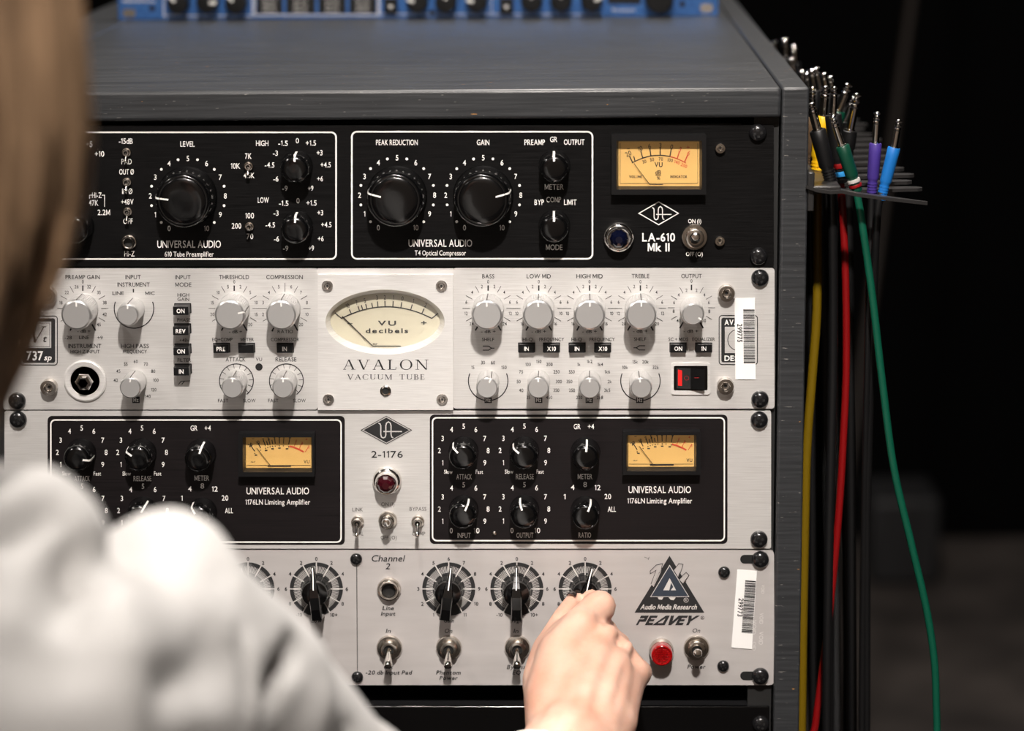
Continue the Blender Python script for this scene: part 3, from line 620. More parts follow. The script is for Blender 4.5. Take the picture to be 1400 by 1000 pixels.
# the two black badges
def badge(x0, y0, x1, y1):
    f.pline(rrect(x0, y0, x1, y1, 4), 1.2, -.0002, B, True); f.ppoly(rrect(x0+3, y0+3, x1-3, y1-3, 3), -.0002, B)
badge(27.6, 432.4, 78.4, 499.3)
f.ppoly([(35, 440), (70, 440), (70, 476), (35, 476)], -.0004, 0); f.pline([(37, 442), (68, 442), (68, 474), (37, 474)], .7, -.0005, B, True)
serif(f, 'V', 50, 457.5, 22, 20, B, -.0006, .1, .22); text(f, 't', 61.5, 463, 9.5, 5.5, B, -.0006, 0, .25)
text(f, '737', 47.5, 486.6, 12, 23, W_, -.0004, 1); text(f, 'sp', 66, 489, 7.5, 10, W_, -.0004, 1, .25)
badge(983.2, 431.6, 1035.6, 498.6)
f.ppoly([(991, 447), (1028, 447), (1028, 483), (991, 483)], -.0004, 0); f.parc(1009.5, 465, 14.5, 0, 360, 1, -.0005, B)
text(f, 'AVALON', 1009, 441, 7, 37, W_, -.0004, 1); text(f, 'DESIGN', 1009, 490, 7, 37, W_, -.0004, 1)
build('face_plate', f, [ALU, INKB, INKW, DARK], AV)
z0, z1 = P(500, 558, 0).z, P(500, 370, 0).z; chassis(AV, .02, .46, z0, z1, .33, .0062)
for x, y, a, k in ((113.2, 422, 3, AK_L), (182.4, 422, 3, AK_M), (320.2, 422, 78, AK_L), (389.6, 422, 2, AK_L), (667.4, 422, 0, AK_L), (736.6, 422, 0, AK_L), (806, 422, 1, AK_L), (875.6, 421.8, 0, AK_L), (945.4, 421, 122, AK_M),
    (185.6, 521, 3, AK_S), (323.2, 521, 5, AK_S), (391.5, 521, 5, AK_S), (667.4, 521, 22, AK_S), (736.6, 521, 0, AK_S), (806, 521, 0, AK_S), (875.6, 521, -10, AK_S)): alu_knob(AV, x, y, a, k)
for x, y, L, s in ((250, 421.5, .009, 'ON'), (250, 449, .009, 'REV'), (250.4, 476.5, .009, 'ON'), (250.8, 504, .009, 'IN'), (303.2, 475.6, .004, 'PRE'), (337.4, 475.6, .004, ''), (390, 475.6, .0035, 'IN'), (720, 475.2, .004, 'IN'), (754, 475.2, .004, 'X10'), (789, 475.2, .004, 'IN'), (824, 475.2, .004, 'X10'), (927, 475.2, .0035, 'ON'), (962, 475.2, .0035, 'IN')): button(AV, x, y, 21, 11.5, L, s)
c = P(116.6, 520.6, 0)
m = MB().rev([(29.4*R1, .0002), (29*R1, .0012), (27*R1, .0016), (21*R1, .0012), (20*R1, .0008)], 48); m.rev([(20*R1, .0009), (8*R1, .0009)], 40, mat=1)
m.rev([(13.5*R1, .0005), (13.5*R1, .004), (12*R1, .0052), (9.5*R1, .0054), (9*R1, .0075), (7*R1, .008), (6.2*R1, .007)], 6, mat=2, capmat=1)
m.rev([(5.6*R1, .0081), (3*R1, .0081)], 20, mat=1); put('instrument_jack', m.mesh('instrument_jack', [ALU2, DARK, CHROME]), AV, c)
for x, y in ((67, 403), (68, 528.6), (993, 400), (991.6, 527)): screw(AV, x, y, SC_S)
for x, y in ((23.6, 548), (23.6, 380), (1039, 380), (1039, 546)): screw(AV, x, y, SC_R, 'rack_screw', -.0001, random.random())
# oval meter in its raised plate
YP = -.003; ec = (526.4, 440.6)
m = MB(); n = 96; rect = []; hole = []; inner = []
px0, py0, px1, py1 = 434.5, 376, 619.5, 561
angs = sorted([2*PI*i/n for i in range(n)]+[math.atan2(y-ec[1], x-ec[0]) % (2*PI) for x in (px0, px1) for y in (py0, py1)])
for a in angs:
    cx_, sy_ = math.cos(a), math.sin(a); k = min(((px1-ec[0]) if cx_ > 0 else (ec[0]-px0))/max(abs(cx_), 1e-9), ((py1-ec[1]) if sy_ > 0 else (ec[1]-py0))/max(abs(sy_), 1e-9))
    rect.append(P(ec[0]+k*cx_, ec[1]+k*sy_, YP)); e = 1/math.sqrt((cx_/81.5)**2+(sy_/44.4)**2); hole.append(P(ec[0]+e*cx_, ec[1]+e*sy_, YP))
    e2 = 1/math.sqrt((cx_/75)**2+(sy_/37.5)**2); inner.append(P(ec[0]+.2+e2*cx_, ec[1]-2+e2*sy_, .0045))
m.ring(rect, hole); m.ring(hole, inner); m.ring([p+Vector((0, .0031, 0)) for p in rect], rect)
Y = YP-.0002
serif(m, 'AVALON', 527, 498.8, 13.6, 116, 1, Y, .24); serif(m, 'VACUUM', 505.5, 515.7, 7.2, 61, 1, Y, .22); serif(m, 'TUBE', 563.5, 515.7, 7.2, 34.5, 1, Y, .2)
MP = build('vu_meter', m, [ALU2, INKB], AV, P(526, 468, YP), None, 40)
pw = P(526, 468, YP)
d = MB(); d.poly([p+Vector((0, .0001, 0)) for p in inner], 0); Y = .0043
def c3(x, y): return (420+x/5, 360+y/5)
f3 = lambda t: (235+(852-235)*t, 378-80*(1-((t-.5)/.5)**2))
d.pline([c3(*f3(i/24)) for i in range(25)], 1.4, Y, 1)
for x, s, ln in ((235, '20', 12), (302, '10', 7), (358, '7', 7), (380, '', 7), (408, '5', 7), (447, '', 7), (484, '3', 8), (532, '2', 8), (585, '1', 8), (640, '0', 8), (707, '1', 8), (783, '2', 8), (852, '', 11)):
    t = (x-235)/617; px, py = c3(*f3(t)); a = (t-.5)*1.1 if x not in (235, 852) else (t-.5)*1.75
    d.pline([(px, py), (px+ln*math.sin(a), py-ln*math.cos(a))], 1.4, Y, 1)
    if s: text(d, s, px+(ln+5)*math.sin(a), py-(ln+5)*math.cos(a), 6, None, 1, Y, 0, 0, math.degrees(a)*.8, squash=.7)
text(d, 'VU', *c3(545, 410), 6.4, 25, 1, Y, 1, gap=.25); text(d, 'decibels', *c3(545, 462), 6.0, 58, 1, Y, 1, gap=.25); text(d, '-', *c3(292, 408), 6, 7, 1, Y, 1); text(d, '+', *c3(797, 408), 6.5, 7.5, 1, Y, 1)
d.pline([c3(447, 567), c3(640, 568)], 1.2, Y, 1); text(d, 'nr', *c3(466, 551), 2.6, 7, 1, Y, 1)
sub('dial', d.mesh('dial', [CREAM, INKB], pw, 0), MP)
nd = MB().tube([P(*c3(238, 362), .0034), P(*c3(447, 566), .0034)], .0003, 6); sub('needle', nd.mesh('needle', NEEDLE, pw), MP)
gl = MB().prism([p+Vector((0, -.0020, 0)) for p in inner], (0, .0006, 0)); sub('clear_cover', gl.mesh('clear_cover', GLASS, pw, 0), MP)
for x, y in ((447.6, 391), (603.6, 391), (449, 546.2), (604.4, 546.2)): sub('screw', SC_PL, MP, P(x, y, YP)-pw)
m = MB().rev([(7.5*R1, 0), (7.5*R1, .0008), (6*R1, .0012), (4.6*R1, .0010), (4.4*R1, .0003)], 24, capmat=1); sub('adjuster_hole', m.mesh('adjuster_hole', [NICKEL, DARK]), MP, P(527.2, 534.4, YP)-pw)
# rocker switch
m = MB(); o4 = [P(x, y, 0) for x, y in rrect(917.5, 496, 971, 539.5, 4)]; i4 = [P(x, y, .0) for x, y in rrect(921, 500, 967.3, 534, 2)]
m.ring(o4, [p+Vector((0, -.0010, 0)) for p in o4], 1); m.ring([p+Vector((0, -.0010, 0)) for p in o4], [p+Vector((0, -.0010, 0)) for p in i4], 1); m.ring([p+Vector((0, -.0010, 0)) for p in i4], [p+Vector((0, -.0002, 0)) for p in i4], 1)
m.poly([p+Vector((0, -.0002, 0)) for p in i4], 0)
rc = P(944, 517, 0); RS = build('rocker_switch', m, [KNOB, ALU2], AV, rc, None, 0)
q = MB(); 
prof = [(925, -.0006), (944, -.0022), (963, -.0050)]
L0 = [P(x, 503, 0)+Vector((0, y, 0)) for x, y in prof]; L1 = [P(x, 531, 0)+Vector((0, y, 0)) for x, y in prof]
q.ring(L0, L1, 0, False); q.ring([Vector((p.x, -.0003, p.z)) for p in L0], L0, 0, False); q.ring([Vector((p.x, -.0003, p.z)) for p in L1], L1, 0, False); q.poly([L0[2], L1[2], Vector((L1[2].x, -.0003, L1[2].z)), Vector((L0[2].x, -.0003, L0[2].z))])
t = MB(); t.parc(938.8, 517, 3, 0, 360, .6, -.0022, 1); t.pline([(949, 516.8), (956, 516.8)], .8, -.0046, 1); q.add(t.v, t.f, 1)
sub('rocker', q.mesh('rocker', [KNOB, nmat('dim_red_ink', (.22, .008, .008), .5)], rc, 0), RS)
t = MB().pprism([(927, 506), (932.4, 507), (932.4, 528), (927, 527.5)], -.0015, -.0004, 0); sub('lit_edge', t.mesh('lit_edge', REDLIT, rc, 0), RS, label='glowing red edge')
def sticker(par, quad, num, nx, bx0, bx1, by0, by1, flip=0, ghost=False):
    """asset sticker: quad in photo pixels (top-left, top-right, bottom-right, bottom-left)"""
    m = MB(); m.pprism(quad, -.00055, -.0003, 0)
    (ax, ay), (bx, by), (cx, cy), (dx, dy) = quad
    def uv(u, v): x0 = ax+(bx-ax)*u; x1 = dx+(cx-dx)*u; y0 = ay+(by-ay)*u; y1 = dy+(cy-dy)*u; return (x0+(x1-x0)*v, y0+(y1-y0)*v)
    rnd = random.Random(int(num)); v = by0
    while v < by1-.004:
        w = rnd.choice((.004, .004, .008, .012)); 
        if v == by0 or v+.03 > by1: w = .016
        m.ppoly([uv(bx0, v), uv(bx1, v), uv(bx1, min(v+w, by1)), uv(bx0, min(v+w, by1))], -.0007, 1); v += w+rnd.choice((.004, .005, .008))
    x, y = uv(nx[0], nx[1]); text(m, num, x, y, 6.6, 25, 1, -.0007, 1, 0, 90+math.degrees(math.atan2(ax-dx, dy-ay)))
    return build('barcode_sticker', m, [STICK, INKB], par, P(cx, cy, -.0005), None, 0)
sticker(AV, [(1004.4, 407.7), (1032, 407.8), (1033.2, 519), (1005.4, 519)], '299775', (.24, .43), .42, .98, .14, .81)
t = MB(); text(t, 'VOID', 1041.5, 465, 5, 16, 0, -.0003, 0, 0, 90); text(t, 'VOID', 1041.5, 430, 5, 14, 0, -.0003, 0, 0, 90); build('sticker_residue', t, GHOST, AV, P(1041, 465), None, 0)

# ---------------------------------------------------------------- twin limiter with two black fields
TW = unit('twin_limiter', 'silver unit with two black fields and two amber meters, third from rack top', 6, 562, 1054, 751)
f = MB(); f.pprism(rrect(6, 562.2, 1054.3, 750.6, 3), 0, .0030, 0)
f.ppoly(rrect(65, 569, 471.4, 745.2, 6), -.0002, 3); f.pline(rrect(69.5, 574.5, 466.3, 741.6, 6), 2, -.0004, 2, True)
f.ppoly(rrect(587.6, 567.2, 994.6, 744, 6), -.0002, 3); f.pline(rrect(591.3, 571.5, 990.3, 739.6, 6), 2, -.0004, 2, True)
def tw(s, x, y, h=7, w=None, b=0, mat=2): text(f, s, x, y, h, w, mat, -.0004, b)
def twring(cx, cy, r=33.3, lo=1, hi=9):
    for i in range(lo, hi+1):
        t = math.radians(-150+30*i); tw(str(i), cx+r*math.sin(t), cy-r*math.cos(t), 7)
for cx, cy, nm in ((111.7, 618.8, 'ATTACK'), (194.2, 618.8, 'RELEASE'), (634, 616.4, 'ATTACK'), (717, 616.2, 'RELEASE')):
    twring(cx, cy); tw('Slow', cx-21, cy+29, 5.4, 11.5); tw('Fast', cx+21.3, cy+29, 5.4, 10); tw(nm, cx+.6, cy+35.8, 7, 21 if nm == 'ATTACK' else 24.5)
for cx, cy, nm, w in ((112, 698.4, 'INPUT', 18), (195.4, 698.4, 'OUTPUT', 23), (634, 696.4, 'INPUT', 18), (717, 696.2, 'OUTPUT', 23)):
    twring(cx, cy); tw('0', cx-17, cy+29.5, 7); tw('10', cx+17.6, cy+29.5, 7, 8); tw(nm, cx+.6, cy+36, 7, w)
for cx, cy in ((275.6, 619.6), (799.5, 617.5)):
    tw('GR', cx-10.4, cy-34, 7, 9.5); tw('+4', cx+8.4, cy-34, 7, 8.5); tw('METER', cx+.4, cy+34.4, 7, 20)
for cx, cy in ((276.6, 700), (800, 698)):
    for s, dx, dy, w in (('1', -28, -18.5, 3), ('4', -17, -31.3, 5), ('8', 0, -35.3, 5), ('12', 17, -31, 8), ('20', 31, -18.8, 9), ('ALL', 36.5, -1.4, 11)): tw(s, cx+dx, cy+dy, 7, w)
    tw('RATIO', cx-.5, cy+34, 7, 17)
for x, y in ((379.8, 671.6), (902, 669.8)):
    tw('UNIVERSAL AUDIO', x, y, 9.2, 85.5); tw('1176LN Limiting Amplifier', x, y+15.2, 7, 88.5)
diamond(f, 528.2, 588.4, 34.5, 19, .9, 1, 1, 0)
text(f, '2-1176', 529.2, 621.5, 9, 43, 1)
for s, x, y, w in (('LINK', 489, 697, 14.5), ('DUAL', 489.7, 730, 14.5), ('ON (I)', 530.2, 689.8, 18), ('OFF (O)', 531.4, 735.4, 22), ('BYPASS', 571.4, 696.2, 23), ('COMP', 572.3, 730, 18)): text(f, s, x, y, 5, w, 4)
build('face_plate', f, [ALU, INKB, INKW, BLK2, INKG], TW)
z0, z1 = P(500, 748, 0).z, P(500, 565, 0).z; chassis(TW, .02, .46, z0, z1, .30)
for x, y, a in ((111.7, 618.8, 98), (194.2, 618.8, -58), (275.5, 619.5, 19), (112, 698.4, -20), (195.4, 698.4, 30), (277, 700, -32), (634, 616.4, -44), (717, 616.2, -50), (800.3, 617.5, 6), (634, 696.4, 24), (717, 696.2, -16), (800.3, 697.5, 22)): black_knob(TW, x, y, a, MB_UA, ST_UA)
amp_dial(TW, 327.8, 589, 431.6, 648, 336.2, 597.6, 425.4, 640, 'wide'); amp_dial(TW, 851, 587, 957, 645.6, 859, 594.6, 948.8, 638.4, 'wide')
lamp_part(TW, 529.4, 656.8, J2, J2G); toggle(TW, 530.2, 711.4, TG_N, -12); toggle(TW, 489, 713.5, TG_M, 48); toggle(TW, 571.4, 713, TG_M, 50)
screw(TW, 676, 729.3, SC_N, 'screw', -.0004)
for x, y in ((25, 573.6), (25, 737.5), (1038, 574.2), (1037.6, 737.4)): screw(TW, x, y, SC_R, 'rack_screw', -.0001, random.random())

# ---------------------------------------------------------------- grey two-channel microphone preamp
PV = unit('microphone_preamp', 'warm grey unit with white-scaled pointer knobs, under the twin meter unit', 4, 753, 1058, 937)
f = MB(); f.pprism(rrect(4, 753, 1058.4, 937.2, 6), 0, .0030, 0)
for x, y in ((1021, 765), (1021, 924.5), (42, 766), (42, 925)): f.ppoly(rrect(x-9, y-6, x+16, y+6, 5.9), -.0002, 3)
def scale(cx, cy, vals, name, nx, ny):
    n = 60; r0, r1 = 18, 36.3
    A = [(cx+r0*math.cos(2*PI*i/n), cy+r0*math.sin(2*PI*i/n)) for i in range(n)]; Bq = [(cx+r1*math.cos(2*PI*i/n), cy+r1*math.sin(2*PI*i/n)) for i in range(n)]
    f.ring([P(x, y, -.0002) for x, y in A], [P(x, y, -.0002) for x, y in Bq], 1)
    for i in range(-75, 76):
        a = i*2.0
        if i % 15 == 0: ra, w = 37, 1.5
        elif i % 2: continue
        else: ra, w = 31, .75
        t = math.radians(a); rb = 19 if w > 1 else 22
        f.pline([(cx+rb*math.sin(t), cy-rb*math.cos(t)), (cx+ra*math.sin(t), cy-ra*math.cos(t))], w, -.0004, 2)
    f.ppoly([(cx+37*math.sin(math.radians(a)), cy-37*math.cos(math.radians(a))) for a in (152, 165, 180, 195, 208)]+[(cx, cy)], -.0003, 1)
    for i, s in enumerate(vals):
        t = math.radians(-150+30*i); 
        if s: text(f, s, cx+41.6*math.sin(t)+(1.5*(len(s)-1)*(1 if i > 5 else -1)), cy-41*math.cos(t), 4.8, None, 1, -.0002, 1, squash=1.0)
    text(f, name, nx, ny, 5, None, 1, -.0002, 1, .22, squash=1.0)
TON = ('-10', '8', '6', '4', '2', '0', '2', '4', '6', '8', '10+'); GN = [str(i) for i in range(1, 12)]
GX = ((150, GN, 'Gain'), (243, TON, 'High'), (339, TON, 'Mid'), (432.5, TON, 'Low'), (613.5, GN, 'Gain'), (706.6, TON, 'High'), (800, TON, 'Low'))
GX = ((150, GN, 'Gain'), (243, TON, 'High'), (339, GN, ''), (432.5, TON, 'Low'), (613.5, GN, 'Gain'), (706.6, TON, 'High'), (800, TON, 'Low'))
for cx, v, nm in GX[2:]:
    scale(cx, 805.6, TON if cx == 339 else v, nm, cx+.4, 849)
it = lambda s, x, y, h, w, b=0, sh=.22, mat=1: text(f, s, x, y, h, w, mat, -.0002, b, sh)
it('Channel', 530.7, 763.8, 8.6, 45, 0); it('2', 530.7, 774.6, 8, 5.8, 0)
for s, x, y, w in (('Line', 531, 831.8, 15.5), ('Input', 531, 839.5, 19.5), ('-20 db Input Pad', 531.6, 920, 63), ('Phantom', 613.4, 920, 33.5), ('Power', 613.5, 927.4, 24.5), ('EQ', 706.6, 920, 11), ('Power', 952.4, 912, 24.5)): it(s, x, y, 5.2, w, 1)
for s, x, y, w in (('In', 531.2, 863, 6.5), ('Out', 531.2, 912.4, 12.5), ('On', 613.3, 863, 10.5), ('Off', 613.2, 912.4, 10.5), ('In', 705.8, 863, 6.5), ('Bypass', 706, 912.4, 25), ('On', 952.2, 862.6, 10.5)): it(s, x, y, 5.6, w, 0)
f.ppoly([(487, 772), (488.3, 772), (489.3, 930), (488, 930)], -.0002, 4)
# triangle emblem
f.ppoly([(915.4, 760.2), (963, 838.2), (867.5, 838.2)], -.0002, 1)
for pl in ([(890, 799), (897, 780), (889, 785), (889, 781), (897, 773), (906, 771), (904, 778)], [(893, 802), (901, 784), (905, 779)], [(922, 779), (928, 771), (934, 772), (932, 779), (928, 790)], [(928, 792), (938, 783), (942, 787), (935, 797)], [(931, 800), (938, 795)]):
    f.pline(pl, .8, -.0004, 1)
f.ppoly([(890.5, 799), (898, 783), (905, 779), (900, 790), (893.5, 803)], -.0004, 0); f.ppoly([(921.5, 780), (928, 772), (933, 773), (927, 789)], -.0004, 0); f.ppoly([(929, 793), (938, 784), (941.5, 787.5), (934, 798.5)], -.0004, 0)
f.ppoly([(899, 817), (907, 817), (905, 820.5), (901, 820)], -.0004, 2); f.ppoly([(914, 817), (924, 817), (921, 821), (917, 820.5)], -.0004, 2)
f.ppoly([(915.5, 772.6), (942.4, 816.6), (888.8, 816.6)], -.0006, 2); f.ppoly([(915.5, 774.4), (941, 815.8), (890.2, 815.8)], -.0007, 5)
f.ppoly([(915.5, 791), (924.3, 807.5), (906.8, 807.5)], -.0009, 2); f.ppoly([(917.5, 797), (920.5, 803), (917, 807.5), (915, 807.5)], -.001, 5)
text(f, 'Audio Media Research', 914.6, 830.2, 6.6, 77, 2, -.0004, 1, .3, gap=.06); f.parc(938, 821, 3, 0, 360, .6, -.0004, 2, 20); text(f, 'R', 938, 821, 3, 2.6, 2, -.0004)
# slanted block wordmark
PVG = {'P': [[(0, 0), (.22, 0), (.22, .36), (.8, .36), (.8, 1), (0, 1), (0, .72), (.5, .72), (.5, .62), (0, .62)]], 'E': [[(0, 0), (.75, 0), (.75, .25), (.28, .25), (.28, .40), (.68, .40), (.68, .62), (.28, .62), (.28, .76), (.8, .76), (.8, 1), (0, 1)]],
       'A': [[(-.3, 0), (.95, 0), (.95, 1), (.55, 1)]], 'V': [[(.32, 0), (.62, 0), (1.22, 1), (.86, 1), (.54, .42), (.40, 1), (.08, 1)]], 'Y': [[(.2, 0), (.46, 0), (.46, .38), (1.1, 1), (.72, 1), (.40, .66), (.26, 1), (-.06, 1), (.18, .40)]]}
ox = 0.0
for ch, adv in (('P', .9), ('E', 1.05), ('A', .98), ('V', 1.02), ('E', .9), ('Y', 1)):
    for pl in PVG[ch]: f.ppoly([(869.2+((ox+a)*13.6)+(b*.55*13.2), 855.3-b*13.2) for a, b in pl], -.0002, 1)
    if ch == 'A': f.ppoly([(869.2+((ox+a)*13.6)+(b*.55*13.2), 855.3-b*13.2) for a, b in ((.16, .22), (.66, .22), (.66, .70))], -.0004, 0)
    ox += adv
f.parc(960.3, 845, 2.2, 0, 360, .5, -.0002, 1, 16); text(f, 'R', 960.3, 845, 2.4, 2, 1, -.0003)
f.pline([(881, 762), (886, 764), (888, 762), (886, 766)], .7, -.0002, 4)
build('face_plate', f, [GREYP, INKB, INKS, DARK, INKG, SLATE], PV)
z0, z1 = P(500, 934, 0).z, P(500, 757, 0).z; chassis(PV, .02, .46, z0, z1, .30)
for x, a in ((339, -10), (432.5, -5), (613.5, 7), (706.6, 0), (800, 16)):
    k = put('knob', PVK[0], PV, P(x, 805.6, -.0004), math.radians(a)); sub('pointer_line', PVK[1], k)
put('jack_socket', JK_L, PV, P(532, 805.7, -.0002))
for x, a in ((532.5, 36), (613.7, 36), (707.4, 36), (952.2, -8)): toggle(PV, x, 885.6, TG_L, a)
lamp_part(PV, 904.2, 889, J3, J3G)
for x, y in ((990, 782.6), (988.7, 911), (487, 764.6), (488.6, 926)): screw(PV, x, y, SC_P, 'screw', -.0001, random.random())
for x, y in ((1039.4, 765), (1039.4, 924.5), (25, 766), (25, 925)): screw(PV, x, y, SC_R, 'rack_screw', -.0001, random.random())
sticker(PV, [(1008, 779.2), (1035, 781), (1028, 888), (1000, 885.7)], '299773', (.30, .48), .44, .98, .13, .80)
t = MB(); text(t, 'VOID', 1031, 858, 5.5, 20, 0, -.0003, 0, 0, 93); text(t, 'VOID', 1040.5, 873, 5.5, 18, 0, -.0003, 0, 0, 93); text(t, 'VOID', 1041, 846, 5, 15, 0, -.0003, 0, 0, 93); text(t, 'VOID', 1043, 806, 4, 12, 0, -.0003, 0, 0, 93); text(t, 'OID', 1031, 884, 4.5, 12, 0, -.0003, 0, 0, 93); build('sticker_residue', t, GHOST, PV, P(1035, 850), None, 0)

# ---------------------------------------------------------------- black unit below, mostly hidden
BU = unit('black_unit', 'black blank-fronted unit with a shiny top edge, lowest in the rack', 4, 966, 1058, 1200)
zt, zb = P(700, 966, 0).z, ZB+.035
o = build('face_plate', MB().box(.001, .4815, .0, .003, zb, zt), KNOB, BU); bevel(o, .0009, 3)
o = build('chassis', MB().box(.001, .4815, .0032, .34, zb, zt-.001), nmat('black_lid', (.012, .012, .013), .3), BU, (.24, .0032, zb)); bevel(o, .001)
screw(BU, 1040, 990, SC_R, 'rack_screw'); screw(BU, 25, 992, SC_R, 'rack_screw')

# ---------------------------------------------------------------- blue unit on the cabinet top
a = PZ(163, 27.5, ZT); b = PZ(982, 22.5, ZT); YB = (a.y+b.y)/2
UB = thing('effects_unit', 'blue rack effects unit with black knobs standing on the grey cabinet top', 'audio rack unit', ((a.x+b.x)/2, YB, ZT))
f = MB(); zc = ZT+.0005; x0, x1 = a.x, b.x; hB = .088
f.prism([Vector((x, YB, z)) for x, z in ((x0, zc), (x1, zc), (x1, zc+hB), (x0, zc+hB))], (0, .003, 0))
Yf = YB-.0003
f.pline([(224, -130), (224, 21.5), (345, 21.5), (345, -130)], 1.2, Yf, 1); f.pline([(348, -130), (348, 20.5), (517, 20.5), (517, -130)], 1.4, Yf, 1); f.pline([(519, -130), (519, 19.5), (822, 19.5)], 1.0, Yf, 1); f.pline([(672, -130), (672, 19.5)], .8, Yf, 1)
for i, (x0_, x1_) in enumerate(((350.5, 386.5), (391, 431), (435.5, 473), (477.5, 514.5))):
    f.ppoly([(x0_, -60), (x1_, -60), (x1_, 18.6), (x0_, 18.6)], Yf, 2)
    for j, s in enumerate(('Phase', 'Delay', 'Reverb', 'Chorus')):
        text(f, ('Delay', 'Rate', 'Reverb', 'Shape')[i] if j % 2 else s, (x0_+x1_)/2, 14.5-j*7, 3.6, 18, 1, YB-.0006)
f.ppoly([(831, -60), (876, -60), (876, 5.6), (831, 5.6)], Yf, 2); text(f, 'Parameter', 853, 13.5, 4, 32, 1, Yf); text(f, 'Multi Effects', 190, 1, 4.5, 44, 1, Yf)
for x in (571, 610, 652, 727, 767, 809): text(f, 'Level', x, 17.8, 2.8, 13, 3, Yf)
for x, y in ((176.5, 18), (966, 11)): f.ppoly(rrect(x-9, y-6, x+9, y+6, 5), Yf, 4)
for x, y in ((208, 11.3), (933, 5.6), (591, 17.5)): f.pdisc(x, y, 4, Yf, 2, 14)
build('face_plate', f, [BLUEP, INKW, DARK, INKB, SSCREW], UB)
build('chassis', MB().box(a.x+.02, b.x-.02, YB+.0032, YB+.28, zc, zc+hB-.002), CHASS, UB, ((a.x+b.x)/2, YB+.0032, zc))
mB = (P(701, 0, YB)-P(700, 0, YB)).length
def bknob(x, y, r, ang, me={}):
    if r not in me:
        pr = [(r*mB*1.02, 0), (r*mB, .001), (r*mB*.97, .011), (r*mB*.9, .0125), (r*mB*.6, .0128)]
        s = MB(); w = .0013; s.ring([(-w, -.0130, r*mB*.25), (-w, -.0128, r*mB*.93)], [(w, -.0130, r*mB*.25), (w, -.0128, r*mB*.93)], 0, False)
        me[r] = (MB().rev(pr, 36).mesh('knob', MATK, smooth=40), s.mesh('pointer_line', INKW, smooth=0))
    o = put('knob', me[r][0], UB, P(x, y, YB-.0003), math.radians(ang)); sub('pointer_line', me[r][1], o)
for x, y, a_ in ((245, 3.6, -45), (285, 2.4, 90), (324, 3, -45), (571, 1.6, -75), (610, 1.6, 0), (652, 1.2, -80), (727, .8, 0), (767, .6, 0), (809, .4, 70)): bknob(x, y, 15, a_)
bknob(901, -2, 20, 0)
for x in (534.5, 692.5):
    c = P(x, 6, YB-.0003); o = put('push_button', MB().box(-.0055, .0055, -.004, 0, -.0075, .0055).mesh('push_button', MATK, smooth=0), UB, c); bevel(o, .0012, 3)
    t = MB(); t.poly([(-.0022, -.0042, -.0005), (.0022, -.0042, -.0005), (0, -.0042, -.004)]); sub('legend', t.mesh('legend', INKW, smooth=0), o)

# ---------------------------------------------------------------- cable comb on the cabinet's right side
CMB = nmat('dark_grey_comb', (.022, .021, .021), .38, .2)
pA = P(1102, 257, 0); ZC = pA.z; XC = XO+.0036
CH = thing('cable_comb', 'dark grey fingered cable hanger screwed to the right side of the rack cabinet', 'cable hanger', (XC, .2, ZC))
m = MB().box(XC, XC+.004, -.004, .56, ZC-.014, ZC+.010); m.box(XC, XC+.020, -.004, .56, ZC-.0015, ZC+.0015); o = build('spine', m, CMB, CH); bevel(o, .0008)
def finger(y, pts, wid):
    m = MB(); n = len(pts)
    pr = lambda sy, dz: [Vector((x, y+sy*w_/2, z+dz)) for (x, z), w_ in zip(pts, wid)]
    a_, b_, c_, d_ = pr(-1, .001), pr(1, .001), pr(1, -.001), pr(-1, -.001)
    m.ring(a_, b_, 0, False); m.ring(d_, c_, 0, False); m.ring(a_, d_, 0, False); m.ring(b_, c_, 0, False); m.poly([a_[-1], b_[-1], c_[-1], d_[-1]]); m.poly([a_[0], b_[0], c_[0], d_[0]])
    o = build('finger', m, CMB, CH, (XC, y, ZC)); bevel(o, .0007)
fp = [P(x, y, -.002) for x, y in ((1101, 254), (1116, 259), (1135, 262), (1150, 261), (1172, 266), (1200, 269.5), (1235, 274), (1268, 278))]
finger(-.002, [(p.x, p.z) for p in fp], [.010, .010, .009, .008, .007, .007, .006, .002])
xe = P(1261, 259, .038).x; ZF = P(1261, 259, .038).z
for i in range(17):
    y = .040+i*.030; e = xe-.003*math.sin(i*2.1)
    finger(y, [(XC, ZF-.001), (XC+.03, ZF-.0008), (e-.010, ZF), (e-.003, ZF), (e, ZF)], [.011, .011, .010, .008, .003])

